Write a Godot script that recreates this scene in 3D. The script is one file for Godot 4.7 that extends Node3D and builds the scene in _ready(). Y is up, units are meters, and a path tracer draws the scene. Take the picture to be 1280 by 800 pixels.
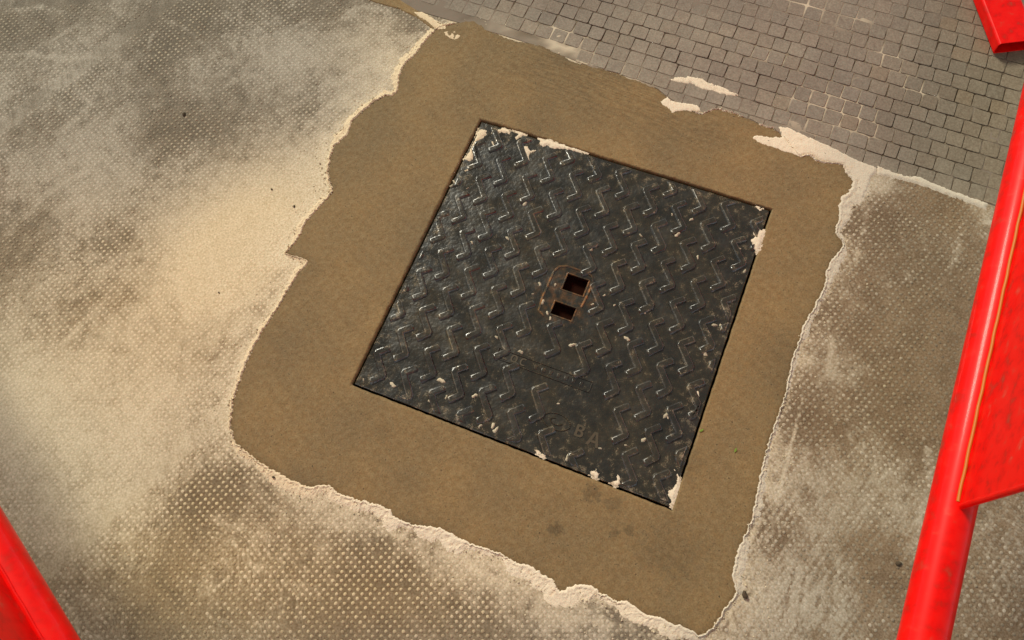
extends Node3D
# A square cast iron manhole cover freshly bedded in mortar, in a floor of studded tiles
# and small mosaic tiles, fenced by red tubular barriers. Metres, y up, the cover at the origin.

const PATCH_OUTLINE = [-0.49, -0.4839, -0.4728, -0.5012, -0.4522, -0.5151, -0.4348, -0.5279, -0.4141, -0.5327, -0.385, -0.5222, -0.3562, -0.5162, -0.3172, -0.5117, -0.284, -0.5165, -0.2502, -0.5192, -0.2162, -0.5112, -0.1692, -0.5013, -0.1456, -0.5051, -0.1138, -0.5054, -0.08, -0.5044, -0.0548, -0.5025, -0.0305, -0.5025, 0.0083, -0.4951, 0.0338, -0.4852, 0.0591, -0.4755, 0.085, -0.4682, 0.0988, -0.467, 0.1156, -0.4668, 0.1253, -0.4784, 0.1356, -0.4882, 0.1583, -0.4901, 0.1849, -0.4894, 0.2089, -0.4858, 0.2299, -0.4812, 0.2555, -0.4823, 0.2742, -0.4731, 0.299, -0.4525, 0.324, -0.4362, 0.3288, -0.4418, 0.3403, -0.4459, 0.3532, -0.439, 0.3688, -0.4389, 0.3864, -0.4433, 0.4048, -0.4442, 0.4125, -0.4318, 0.425, -0.4249, 0.4328, -0.4183, 0.436, -0.3989, 0.4315, -0.3861, 0.4233, -0.3757, 0.4238, -0.3556, 0.4257, -0.3417, 0.4285, -0.3245, 0.4274, -0.2989, 0.4446, -0.2839, 0.4467, -0.2634, 0.4375, -0.2408, 0.4341, -0.2134, 0.4367, -0.1801, 0.4313, -0.1443, 0.4236, -0.1014, 0.4214, -0.0661, 0.4208, -0.0255, 0.4234, 0.021, 0.4253, 0.0591, 0.4222, 0.0985, 0.4219, 0.1376, 0.4235, 0.1724, 0.4251, 0.2024, 0.4289, 0.2395, 0.4308, 0.2697, 0.4279, 0.3015, 0.4271, 0.3265, 0.4264, 0.3511, 0.429, 0.3689, 0.4413, 0.3878, 0.4372, 0.4053, 0.4297, 0.424, 0.4248, 0.4467, 0.4166, 0.4629, 0.4056, 0.4738, 0.3886, 0.4743, 0.3728, 0.4743, 0.3564, 0.4771, 0.3397, 0.4749, 0.3157, 0.4794, 0.2951, 0.4747, 0.2804, 0.4714, 0.2661, 0.4772, 0.2444, 0.4741, 0.2213, 0.4714, 0.2059, 0.475, 0.1923, 0.4832, 0.1828, 0.495, 0.171, 0.4971, 0.1538, 0.4852, 0.1434, 0.484, 0.1288, 0.4831, 0.1103, 0.4796, 0.0958, 0.4827, 0.0695, 0.4781, 0.0461, 0.4778, 0.0211, 0.4808, -0.0071, 0.4837, -0.029, 0.4812, -0.0479, 0.4788, -0.0681, 0.484, -0.0883, 0.4892, -0.1122, 0.4901, -0.133, 0.4913, -0.1465, 0.4822, -0.1676, 0.4832, -0.1979, 0.4879, -0.2179, 0.4885, -0.2393, 0.4897, -0.2607, 0.4848, -0.2746, 0.4888, -0.2879, 0.5, -0.3077, 0.5018, -0.3462, 0.499, -0.3845, 0.4944, -0.4186, 0.4864, -0.4489, 0.4797, -0.4672, 0.465, -0.4795, 0.4492, -0.4976, 0.4082, -0.5009, 0.3932, -0.5113, 0.3345, -0.5125, 0.2978, -0.5126, 0.2722, -0.5079, 0.2358, -0.506, 0.2036, -0.5048, 0.1694, -0.5028, 0.1362, -0.496, 0.1119, -0.5198, 0.1107, -0.5361, 0.1103, -0.5461, 0.1085, -0.5415, 0.0864, -0.5395, 0.0595, -0.5417, 0.0414, -0.5385, 0.0231, -0.5332, -0.0018, -0.5277, -0.0231, -0.5219, -0.0368, -0.524, -0.0517, -0.5385, -0.066, -0.5519, -0.085, -0.5611, -0.1178, -0.5668, -0.1401, -0.5582, -0.1677, -0.5533, -0.188, -0.5598, -0.2086, -0.5533, -0.2298, -0.542, -0.257, -0.5321, -0.2754, -0.5212, -0.292, -0.5059, -0.2995, -0.4997, -0.3103, -0.5067, -0.3293, -0.5159, -0.361, -0.5133, -0.3883, -0.504, -0.4093, -0.5013, -0.4325, -0.4961, -0.4591]
const CRUST_WIDTHS = [-0.4941, -0.4802, 0.0155, -0.421, -0.4872, 0, -0.3579, -0.5157, 0, -0.0289, -0.5031, 0, 0.0083, -0.4951, 0, 0.0478, -0.453, 0, 0.1457, -0.4877, 0.0046, 0.2304, -0.4794, 0.0062, 0.2673, -0.4746, 0, 0.219, -0.4455, 0, 0.323, -0.4339, 0.0093, 0.4063, -0.4447, 0.0217, 0.4336, -0.4149, 0.031, 0.4246, -0.3523, 0.0263, 0.4309, -0.2966, 0.0139, 0.444, -0.2801, 0.0077, 0.4341, -0.2134, 0.0263, 0.4313, -0.1443, 0.0139, 0.4214, -0.0661, 0.0139, 0.4253, 0.0591, 0.0077, 0.4219, 0.1376, 0.0093, 0.4289, 0.2395, 0.0139, 0.4271, 0.3265, 0.0217, 0.4372, 0.3829, 0.0186, 0.4248, 0.4467, 0.0109, 0.4056, 0.4738, 0.0217, 0.3564, 0.4771, 0.0263, 0.2951, 0.4747, 0.0279, 0.2213, 0.4714, 0.0325, 0.1763, 0.4963, 0.0279, 0.1288, 0.4831, 0.0341, 0.0461, 0.4778, 0.0248, -0.0321, 0.481, 0.0357, -0.0883, 0.4892, 0.0295, -0.1453, 0.4846, 0.0263, -0.2179, 0.4885, 0.0248, -0.2746, 0.4888, 0.0248, -0.3496, 0.4989, 0.0201, -0.4227, 0.4849, 0.0155, -0.4781, 0.4487, 0.0093, -0.5009, 0.3932, 0.0077, -0.5135, 0.2897, 0.0109, -0.506, 0.2036, 0.0093, -0.4982, 0.1145, 0.0139, -0.5383, 0.1129, 0.0093, -0.54, 0.0237, 0.0186, -0.5252, -0.0434, 0.0155, -0.5611, -0.1178, 0.0201, -0.5587, -0.2027, 0.0217, -0.5321, -0.2754, 0.0139, -0.5041, -0.3238, 0.0139, -0.5136, -0.397, 0.0217, -0.4961, -0.4591, 0.0124]
const PLASTER_SMEARS = {
	"m_top_left": [-0.5621, -0.5146, -0.5359, -0.5212, -0.5068, -0.5126, -0.4821, -0.5049, -0.4594, -0.5012, -0.4402, -0.4964, -0.4202, -0.4897, -0.4267, -0.474, -0.4381, -0.4655, -0.4614, -0.471, -0.4741, -0.4825, -0.4942, -0.4847, -0.5207, -0.4963, -0.5472, -0.5034],
	"m_top_mid": [0.0229, -0.4669, 0.0317, -0.4866, 0.0475, -0.4797, 0.0573, -0.4811, 0.0767, -0.4838, 0.099, -0.4876, 0.1116, -0.4797, 0.1165, -0.4692, 0.0994, -0.4652, 0.0822, -0.4611, 0.0668, -0.4516, 0.059, -0.4447, 0.0457, -0.4543, 0.0317, -0.4556],
	"m_top_smear": [0.0174, -0.5193, 0.0368, -0.5388, 0.0624, -0.5498, 0.0924, -0.5519, 0.1112, -0.5458, 0.1363, -0.5463, 0.163, -0.5411, 0.1754, -0.533, 0.1548, -0.5237, 0.1326, -0.52, 0.1018, -0.5216, 0.0702, -0.5252, 0.043, -0.5198],
	"m_seam": [0.4589, -0.4694, 0.4858, -0.4658, 0.5166, -0.4637, 0.5453, -0.4704, 0.5764, -0.4648, 0.6069, -0.4611, 0.6398, -0.4583, 0.6754, -0.4549, 0.6729, -0.4377, 0.6326, -0.4429, 0.5952, -0.4458, 0.5647, -0.4494, 0.5348, -0.4497, 0.5049, -0.4482, 0.4693, -0.4447],
	"m_right_tongue": [0.2176, -0.4449, 0.2243, -0.4553, 0.239, -0.4605, 0.2547, -0.4622, 0.2737, -0.469, 0.2673, -0.4805, 0.2569, -0.4888, 0.2824, -0.4959, 0.3078, -0.491, 0.3411, -0.4852, 0.3742, -0.4794, 0.4073, -0.4719, 0.4401, -0.4645, 0.4662, -0.4644, 0.4695, -0.4504, 0.4621, -0.4365, 0.4616, -0.4063, 0.4567, -0.3824, 0.4412, -0.3897, 0.4328, -0.4183, 0.414, -0.4323, 0.4048, -0.4442, 0.384, -0.4405, 0.3593, -0.4393, 0.3403, -0.4459, 0.3278, -0.4395, 0.3249, -0.4327, 0.2995, -0.4332, 0.269, -0.4339, 0.2398, -0.4352],
}
const COVER_SMEARS = [
	[-0.2986, -0.2809, -0.282, -0.2834, -0.2775, -0.2749, -0.2828, -0.2574, -0.2879, -0.2511, -0.289, -0.2353, -0.2818, -0.2115, -0.2835, -0.2043, -0.299, -0.2042, -0.2968, -0.217, -0.2964, -0.2481],
	[-0.2715, -0.2816, -0.2628, -0.2936, -0.2483, -0.301, -0.2332, -0.2975, -0.2342, -0.2904, -0.2511, -0.2888, -0.2605, -0.2788, -0.2615, -0.2717],
	[-0.2302, -0.3019, -0.2146, -0.3041, -0.2013, -0.2999, -0.2082, -0.293, -0.2159, -0.2836, -0.2209, -0.2862, -0.219, -0.2958],
	[-0.175, -0.3015, -0.1571, -0.3046, -0.1307, -0.3052, -0.102, -0.3045, -0.0695, -0.3027, -0.0845, -0.2977, -0.1065, -0.2963, -0.1255, -0.2917, -0.1409, -0.2873, -0.1535, -0.2905, -0.1587, -0.2842, -0.1676, -0.2876],
	[-0.2026, -0.2696, -0.1886, -0.2779, -0.1798, -0.27, -0.1672, -0.2768, -0.1742, -0.2655, -0.1793, -0.2615, -0.1724, -0.2465, -0.1762, -0.2419, -0.1845, -0.2531, -0.1941, -0.2627],
	[-0.2889, -0.1807, -0.2753, -0.1942, -0.2712, -0.1914, -0.2839, -0.1781],
	[-0.2658, -0.2635, -0.26, -0.2634, -0.2509, -0.2533, -0.2535, -0.2502],
	[-0.2489, -0.2718, -0.2454, -0.2752, -0.2399, -0.2617, -0.244, -0.2624],
	[0.2757, -0.262, 0.2824, -0.2625, 0.2968, -0.2538, 0.3058, -0.2551, 0.3045, -0.2388, 0.3055, -0.2235, 0.3044, -0.2036, 0.2938, -0.2113, 0.2831, -0.225, 0.2881, -0.2368, 0.2802, -0.2497],
	[0.2704, -0.2984, 0.2875, -0.2986, 0.2828, -0.2908],
	[0.2848, 0.2364, 0.291, 0.2387, 0.3002, 0.248, 0.3016, 0.2618, 0.3029, 0.2803, 0.3022, 0.2994, 0.2911, 0.296, 0.2975, 0.2919, 0.2883, 0.2829, 0.2874, 0.2754, 0.2952, 0.2612, 0.2949, 0.2485],
	[0.1522, 0.2938, 0.1621, 0.2862, 0.1708, 0.2902, 0.1696, 0.3017, 0.1599, 0.3],
	[0.1919, 0.2983, 0.1997, 0.2898, 0.1978, 0.2795, 0.2059, 0.2819, 0.2082, 0.2937, 0.2036, 0.301],
	[0.05, 0.2929, 0.0559, 0.2887, 0.0656, 0.2943, 0.0775, 0.2915, 0.0714, 0.2996, 0.0581, 0.2991],
	[0.2738, 0.0943, 0.283, 0.0888, 0.2896, 0.1038, 0.2815, 0.1186, 0.275, 0.1095],
	[0.2374, 0.1511, 0.2509, 0.1421, 0.2489, 0.1582],
]
const COVER_SPECKS = [-0.2361, -0.1343, 0.0028, -0.1458, -0.153, 0.0063, -0.1477, -0.0703, 0.0049, -0.2099, -0.0382, 0.0035, 0.0057, -0.1035, 0.0049, 0.1673, -0.2304, 0.0042, 0.1518, -0.19, 0.0063, 0.0885, -0.1649, 0.0035, 0.0099, -0.1051, 0.0049, 0.2026, -0.1587, 0.0035, 0.0104, -0.0819, 0.0028, 0.1299, -0.2277, 0.0028, -0.2332, 0.2754, 0.0056, -0.158, 0.2673, 0.0049, -0.1572, 0.2798, 0.0035, -0.1211, 0.2611, 0.0056, -0.1541, 0.2369, 0.0063, -0.1277, 0.2024, 0.0049, -0.1106, 0.1563, 0.0049, -0.0844, 0.2405, 0.0056, -0.0907, 0.1237, 0.0035, -0.0388, 0.1339, 0.0056, -0.0645, 0.058, 0.0056, 0.044, 0.0891, 0.0063, 0.0578, 0.0888, 0.0063, 0.0518, 0.0004, 0.0035, -0.0548, -0.0028, 0.0049, 0.1445, -0.0192, 0.0049, 0.1333, 0.0419, 0.0056, 0.2732, -0.0394, 0.0049, 0.2834, -0.04, 0.0056, 0.2838, -0.0785, 0.0077, 0.269, 0.0147, 0.0077, 0.2087, 0.0814, 0.0056, 0.2521, 0.0503, 0.0056, 0.2449, 0.1506, 0.007, 0.2224, 0.2051, 0.0063, 0.1952, 0.2278, 0.0028, 0.156, 0.2491, 0.0028, 0.1098, 0.2837, 0.0056, -0.0546, 0.2886, 0.0042, -0.0334, 0.2803, 0.0049, -0.1318, 0.262, 0.0035, -0.0253, 0.2849, 0.0056, -0.0558, 0.2673, 0.0035, -0.2868, 0.2863, 0.0028, 0.0601, 0.2004, 0.0028, 0.1624, 0.2869, 0.0028, -0.0375, 0.0289, 0.0063, -0.021, 0.0467, 0.0042, -0.0115, 0.055, 0.0035, -0.0274, -0.0113, 0.0035, -0.0603, 0.0202, 0.0028, 0.0651, -0.0235, 0.0028, 0.0896, -0.0121, 0.0028, -0.2648, -0.1459, 0.0028, -0.2963, -0.15, 0.0035, -0.2971, -0.14, 0.0042, -0.2914, -0.0563, 0.0028, 0.2595, -0.1137, 0.0042, 0.2686, -0.2009, 0.0035, 0.2913, -0.1601, 0.0042]
const DUST = [-0.07, 0.594, 4.41, -0.69, 1.919, 13.497, 0.08, -0.701, 0.72, 8.297, -5.656, 3.085, 7.752, 0.15, -0.817, 0.628, 9.275, -6.473, 4.223, 10.793, 0.12, 0.805, 0.215, 13.619, -2.513, 3.513, 8.72, 0.05, -0.175, 0.623, 6.459, -1.845, 2.981, 13.192, 0.1, -0.838, 0.637, 7.919, -5.592, 3.63, 9.275, 0.28, -0.656, 0.761, 9.843, -6.656, 4.74, 11.827, 0.22, 0.558, 0.03, 12.229, -2.922, 2.227, 5.737, 0.06, -0.791, 0.48, 2.213, -5.389, 7.733, 3.305, 0.18, -0.716, 0.62, 2.62, -5.559, 9.077, 5.293, 0.12, -0.626, 0.051, 4.091, -5.664, 8.898, 6.205, 0.22, -0.708, 0.632, 2.089, -4.451, 6.892, 4.034, 0.16, -0.094, 0.604, 4.655, -0.76, 1.659, 11.608, 0.14, 0.596, 0.19, 9.572, -2.287, 2.468, 6.214, -0.1, -1.258, -0.098, 2.919, -1.99, 1.469, 4.21, 0.12, -0.591, -0.397, 7.336, -11.784, 6.592, 2.664, 0.25, -0.746, -0.168, 3.95, -5.227, 8.172, 5.462, 0.12, -1.172, -0.196, 2.06, -1.328, 1.218, 3.525, 0.22, -0.91, 0.087, 4.019, -3.949, 5.724, 7.484, 0.3, -0.465, 0.347, 15.872, -2.334, 0.316, 11.54, 0.2, 0.07, -0.68, 14.413, -4.439, 5.214, 15.21, 0.35, -0.051, -0.673, 11.244, -3.764, 5.096, 14.938, 0.2, 0.219, -0.666, 20.688, -1.301, 0.088, 35.314, 0.4, -0.616, 0.019, 2.616, -4.179, 6.811, 3.757, 0.78, -0.587, 0.222, 6.755, -1.147, 0.07, 5.992, 0.62, -0.747, 0.181, 3.252, -4.868, 6.028, 4.184, 0.5, -0.801, 0.408, 2.063, -3.42, 4.026, 2.841, 0.24, -0.823, 0.567, 3.961, -2.722, 2.266, 5.837, 0.55, -0.662, 0.472, 8.875, -1.751, 0.333, 7.967, 0.35, -0.647, 0.522, 24.851, 0.149, -1.669, 16.275, 0.5, -1.072, 0.176, 6.218, -4.239, 2.701, 7.4, 0.3, -0.567, -0.231, 3.586, -7.301, 13.149, 4.013, 0.6, -0.539, -0.37, 7.115, -13.618, 12.211, 3.701, 0.5, -0.773, -0.33, 11.137, -5.913, 3.886, 11.236, 0.35, -0.641, -0.38, 8.558, -4.227, 3.135, 9.071, 0.25, -0.451, 0.692, 2.972, -5.096, 6.343, 4.887, 0.06, -0.664, 0.646, 3.011, -7.803, 11.612, 5.317, 0.28, -0.4, 0.465, 11.007, 0.63, -2.817, 24.366, 0.45, -0.261, 0.531, 13.925, -1.463, 1.307, 25.447, 0.3, -0.016, 0.518, 10.689, 0.488, -0.701, 22.525, 0.45, 0.189, 0.53, 8.847, 0.014, 1.271, 23.393, 0.45, 0.499, 0.172, -1.607, -15.796, 8.831, -0.095, 0.3, 0.534, 0.357, -0.336, -10.282, 12.95, 1.039, 0.42, 0.602, 0.159, 15.222, -3.584, 4.762, 12.031, 0.35, 0.487, -0.035, 0.482, -21.616, 12.609, 0.803, 0.4, 0.68, 0.157, 19.434, -4.173, 4.861, 12.235, 0.25, 0.456, -0.429, 1.924, -24.971, 15.289, 0.809, 0.6, -0.239, -0.541, 5.8, -0.723, -0.435, 17.734, 0.3, 0.147, -0.652, 7.714, -0.05, -1.721, 16.599, 0.25, -0.393, -0.51, 9.313, -1.45, -0.406, 19.731, 0.45, -0.133, -0.6, 7.32, -0.755, -0.391, 12.35, 0.15, 0.063, -0.537, 10.258, -0.231, -2.243, 25.671, 0.5, 0.057, -0.665, 8.251, -2.572, 5.241, 15.261, 0.25, -0.429, 0.382, 25.536, -6.009, 1.323, 11.598, 0.3, -1.083, 0.037, 8.135, -5.372, 2.922, 8.157, 0.3, -0.875, -0.187, 8.314, -4.772, 4.075, 11.611, 0.2, -0.552, -0.053, 7.378, -13.384, 9.992, 4.285, 0.6, 0.573, -0.48, 11.726, 0.389, -0.712, 36.936, 0.3, 0.666, -0.459, -3.865, -27.921, 11.952, -0.535, 0.25, -0.96, 0.451, 10.508, -7.391, 2.802, 7.372, 0.25]
const DARK = [-0.885, 0.279, 3.808, -8.571, 11.088, 4.446, 0.5, -0.9, 0.428, 5.266, -12.777, 12.868, 5.246, 0.4, -0.783, 0.519, 4.469, -11.086, 13.558, 5.844, 0.3, -1.17, -0.095, 7.343, -14.905, 15.254, 5.196, 0.9, -1.039, -0.238, 6.637, -12.42, 15.227, 5.358, 0.8, -1.002, -0.353, 8.36, -1.941, -1.243, 22.486, 0.6, -0.646, -0.199, 10.464, -13.364, 18.628, 12.606, 0.8, -0.858, -0.054, 6.996, -9.891, 13.56, 9.01, 0.6, -0.909, 0.213, 4.448, -9.758, 13.905, 5.475, 0.6, -0.535, 0.193, 47.993, 8.799, -3.666, 12.772, 1, -0.526, 0.427, 20.972, 0.648, -1.889, 15.841, 0.8, -0.427, 0.537, 4.902, -11.352, 14.957, 7.276, 0.9, -0.473, 0.6, 15.173, -8.933, 7.737, 19.511, 0.8, -0.172, 0.629, 6.471, -1.846, 2.998, 13.233, 0.9, -0.122, 0.547, 10.442, 0.231, -0.693, 26.211, 1, 0.049, 0.567, 12.785, -0.407, 1.355, 23.282, 0.9, 0.483, -0.346, 13.429, -3.162, 6.432, 17.511, 1, 0.585, -0.287, 11.615, -2.494, 4.394, 11.802, 0.7, 0.466, 0.074, -0.982, -30.969, 12.836, 0.376, 0.8, 0.463, 0.264, 5.609, -32.824, 19.86, 4.508, 0.9, 0.545, -0.026, 12.056, -2.881, 3.622, 9.406, 0.7, 0.633, 0.061, 15.061, -3.337, 4.534, 11.587, 0.5, -0.843, -0.403, 9.795, -5.269, 4.904, 14.375, 0.7, -1.209, -0.026, 9.424, -6.424, 5.441, 15.411, 0.4, -1.381, -0.148, 11.208, -7.883, 3.727, 10.818, 0.4, 0.825, 0.258, 13.831, -2.507, 5.393, 13.295, 0.7, -0.916, 0.079, 12.719, -7.936, 4.609, 12.695, 0.5, -0.741, 0.207, 10.773, -6.45, 5.126, 13.768, 0.4, 0.451, -0.118, 0.844, -24.945, 18.324, 1.012, 0.6, 0.249, 0.525, 9.81, -1.632, 8.328, 36.9, 0.6]
const WARM = [-0.696, 0.402, 1.724, -1.067, 1.071, 2.799, 0.8, -0.617, 0.067, 2.618, -3.637, 5.051, 3.534, 0.8, -0.398, 0.699, 2.45, -1.431, 2.508, 6.226, 0.7, 0.005, 0.564, 3.484, -1.536, 3.846, 9.513, 0.45, 0.577, -0.007, 4.606, -1.069, 1.06, 2.741, 0.35, 0.633, -0.636, 7.385, -1.387, 1.46, 4.11, 0.6, -0.574, -0.403, 7.428, -3.536, 2.632, 7.616, 0.3]
const GROUT_DARK = [-0.885, 0.279, 3.808, -8.571, 11.088, 4.446, 0.5, -0.9, 0.428, 5.266, -12.777, 12.868, 5.246, 0.4, -0.783, 0.519, 4.469, -11.086, 13.558, 5.844, 0.3, 0.561, -0.691, 5.893, -1.186, 1.635, 4.659, 1, 0.281, -0.593, 4.089, 0.075, -0.729, 7.473, 0.5, -0.133, -0.6, 5.88, -0.607, -0.348, 10.999, 0.7, -0.245, -0.606, 6.354, -0.791, -0.519, 16.172, 0.5, 0.168, -0.638, 7.44, -2.152, 3.297, 9.51, 0.5, 0.483, -0.544, 8.134, -1.83, 3.119, 8.732, 0.6]
const GROUT_WHITE = [-0.226, -0.556, 24.924, -9.53, 8.616, 25.052, 1, -0.176, -0.545, 19.278, -1.306, -2.674, 31.218, 0.6, 0.374, -0.575, 16.392, -0.095, -0.573, 18.725, 1, 0.428, -0.717, 4.096, -35.073, 24.725, 1.113, 0.9, 0.495, -0.668, 3.991, -35.971, 25.358, 1.465, 0.8, 0.242, -0.8, 20.305, -0.607, -1.709, 29.583, 0.8, 0.207, -0.651, 15.542, -0.583, -1.954, 49.675, 0.8, 0.344, -0.796, 30.093, -7.296, 12.968, 37.95, 0.6, 0.286, -0.574, 20.512, -5.485, 8.646, 24.561, 0.5, -0.048, -0.509, 19.971, -0.876, -3.015, 36.573, 0.6, -0.336, -0.553, 17.86, -7.27, 10.815, 31.597, 0.4, 0.32, -0.505, 21.821, -0.359, -0.828, 38.028, 0.5, 0.431, -0.535, 32.031, -7.598, 9.136, 25.616, 0.6, 0.578, -0.568, 54.984, -11.156, 15.454, 43.207, 0.6]
const STROKES = [
	[0.0064, 0.4, -1.3875, -0.0939, -1.3329, -0.1267, -1.2808, -0.1309, -1.2154, -0.1467],
	[0.0048, 0.45, -1.3229, -0.1441, -1.2886, -0.191, -1.2639, -0.2398],
	[0.0048, 0.45, -1.0614, -0.2093, -1.0818, -0.2459, -1.0872, -0.272, -1.0826, -0.2923],
	[0.0048, 0.35, -1.2859, -0.1383, -1.2279, -0.1492, -1.1665, -0.1706],
	[0.0048, 0.3, -1.338, -0.0246, -1.3326, -0.0945, -1.3203, -0.1403],
	[0.0096, 0.4, -0.7035, -0.4268, -0.6873, -0.4743, -0.657, -0.494, -0.6001, -0.4993],
	[0.008, 0.45, -0.6232, -0.2863, -0.6125, -0.3229, -0.5768, -0.3684, -0.5556, -0.4048],
	[0.008, 0.45, -0.641, -0.1526, -0.6317, -0.2083, -0.5995, -0.258, -0.5715, -0.298],
	[0.0096, 0.4, -0.5947, -0.1178, -0.5806, -0.1638, -0.5672, -0.2312],
	[0.0048, 0.4, -0.8558, -0.37, -0.8375, -0.4044, -0.8157, -0.3791],
	[0.0064, 0.35, -0.8077, -0.3564, -0.7804, -0.4005, -0.7629, -0.4251],
	[0.0096, 0.35, -1.4466, -0.2087, -1.3828, -0.2474, -1.294, -0.2486],
	[0.008, 0.3, -0.8669, -0.1725, -0.8521, -0.2171, -0.807, -0.244],
	[0.0064, 0.35, -1.0969, -0.3158, -1.0264, -0.3046, -0.946, -0.2743],
	[0.008, 0.3, -1.1502, 0.0607, -1.1259, -0.0117, -1.1182, -0.0797],
	[0.0048, 0.4, -1.1548, -0.0712, -1.1168, -0.0583],
	[0.0112, 0.3, -1.1142, 0.2887, -1.0829, 0.1596, -1.0119, 0.0526],
	[0.0096, 0.25, -0.9078, 0.3602, -0.8581, 0.2317, -0.7625, 0.1398],
	[0.008, 0.3, -0.9031, 0.5317, -0.855, 0.4109, -0.8296, 0.2766],
	[0.0035, 0.8, 0.4516, 0.0257, 0.4563, 0.0852, 0.4565, 0.1374, 0.4593, 0.1874, 0.4602, 0.23],
	[0.0048, -0.4, 0.5154, 0.3247, 0.5169, 0.3638, 0.5149, 0.4036],
	[0.0048, -0.35, 0.531, 0.3145, 0.5372, 0.3622, 0.5416, 0.4119],
	[0.0048, -0.3, 0.5609, 0.3395, 0.5672, 0.4079],
	[0.0048, -0.3, 0.5673, 0.2838, 0.5774, 0.3589, 0.5835, 0.4075],
	[0.0032, 0.35, 0.5382, 0.3222, 0.5469, 0.3842],
	[0.0032, 0.35, 0.576, 0.2668, 0.5878, 0.3547],
	[0.0096, 0.45, 0.6431, -0.0025, 0.6671, 0.0476, 0.6845, 0.0986],
	[0.0096, 0.4, 0.686, 0.1122, 0.6827, 0.1695, 0.6818, 0.2244],
	[0.0128, 0.3, 0.6402, -0.4041, 0.6414, -0.3252, 0.6376, -0.2386],
	[0.016, 0.4, 0.6462, -0.4479, 0.6807, -0.419, 0.6924, -0.379],
	[0.0064, 0.35, 0.4577, -0.1209, 0.4756, -0.0786, 0.4839, -0.018],
	[0.0064, 0.4, 0.4704, -0.369, 0.4727, -0.3156, 0.4747, -0.2459],
	[0.0048, -0.4, 0.5819, 0.2644, 0.5892, 0.2411],
	[0.0112, 0.35, 0.0128, -0.6944, 0.0759, -0.6604, 0.112, -0.6838],
	[0.008, 0.3, -0.1893, -0.4598, -0.1088, -0.5309, 0.0073, -0.5498],
	[0.0096, 0.35, -0.0763, -0.6415, -0.0152, -0.618, 0.0333, -0.6303],
	[0.0064, 0.3, -0.4812, -0.5375, -0.4058, -0.5401, -0.3113, -0.5384],
	[0.0096, 0.3, -0.231, -0.5214, -0.1456, -0.4858, -0.0795, -0.4981],
	[0.008, 0.35, -0.3832, 0.4969, -0.3196, 0.4945, -0.2551, 0.4959],
	[0.0096, 0.35, -0.2163, 0.5417, -0.1547, 0.51, -0.0768, 0.5144],
	[0.008, 0.3, -0.4524, 0.6066, -0.3858, 0.6093, -0.3235, 0.5772],
	[0.0048, 0.35, -0.3684, 0.7179, -0.3518, 0.6836],
	[0.0096, 0.4, -0.021, 0.5061, 0.0564, 0.5163, 0.1272, 0.5148],
	[0.008, 0.35, 0.189, 0.5296, 0.2648, 0.5118, 0.3549, 0.5008],
]
const LATTICE = [0.16124, -0.10393, 0.02269, -0.05267, 0.06297, 0.01708]

const TEX_X = -1.75
const TEX_Z = -1.15
const TEX_W = 2.8
const TEX_H = 2.3
const PX_W = 2048
const PX_H = 1682
const LOW_W = 256
const LOW_H = 210
const STUD_DEG = -67.3          # direction of the stud rows
const PATCH_Y = 0.002
const COVER_HALF = 0.2995
const IRON = 0.25                # vertex tints hold no more than 1, so the iron texture is four times as bright

var low_fields: Image            # r dust, g dirt in the grooves, b warmth, a distance to the patch edge
var low_data: PackedFloat32Array
var field: PackedFloat32Array    # the same at full size
var floor_rows: Array
var patch_rows: Array
var n_fine := FastNoiseLite.new()
var n_mid := FastNoiseLite.new()
var n_big := FastNoiseLite.new()
var n_swirl := FastNoiseLite.new()
var n_tiny := FastNoiseLite.new()
var edge_pts: PackedVector2Array
var edge_out: PackedVector2Array
var edge_width: PackedFloat32Array
var outline: PackedVector2Array
var outline_edge: PackedVector2Array
var rng := RandomNumberGenerator.new()
var floor_texture: ImageTexture
var mats := {}

# ------------------------------------------------------------------ helpers

func noise_setup(n: FastNoiseLite, seed_value: int, freq: float, octaves: int, ridged := false) -> void:
	n.seed = seed_value
	n.noise_type = FastNoiseLite.TYPE_SIMPLEX_SMOOTH
	n.frequency = freq
	n.fractal_type = FastNoiseLite.FRACTAL_RIDGED if ridged else FastNoiseLite.FRACTAL_FBM
	n.fractal_octaves = octaves

func tag(o: Node, label: String, category := "", group := "", kind := "") -> void:
	o.set_meta("label", label)
	if category: o.set_meta("category", category)
	if group: o.set_meta("group", group)
	if kind: o.set_meta("kind", kind)

func base(called: String, at := Vector3.ZERO, turn := 0.0) -> Node3D:
	var o := Node3D.new()
	o.name = called
	add_child(o, true)
	o.position = at
	o.rotation.y = turn
	return o

func part(parent: Node, called: String, mesh: Mesh, material: Material, stuff := false) -> MeshInstance3D:
	var o := MeshInstance3D.new()
	o.name = called
	o.mesh = mesh
	o.material_override = material
	parent.add_child(o, true)
	if stuff: o.set_meta("kind", "stuff")
	return o

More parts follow.
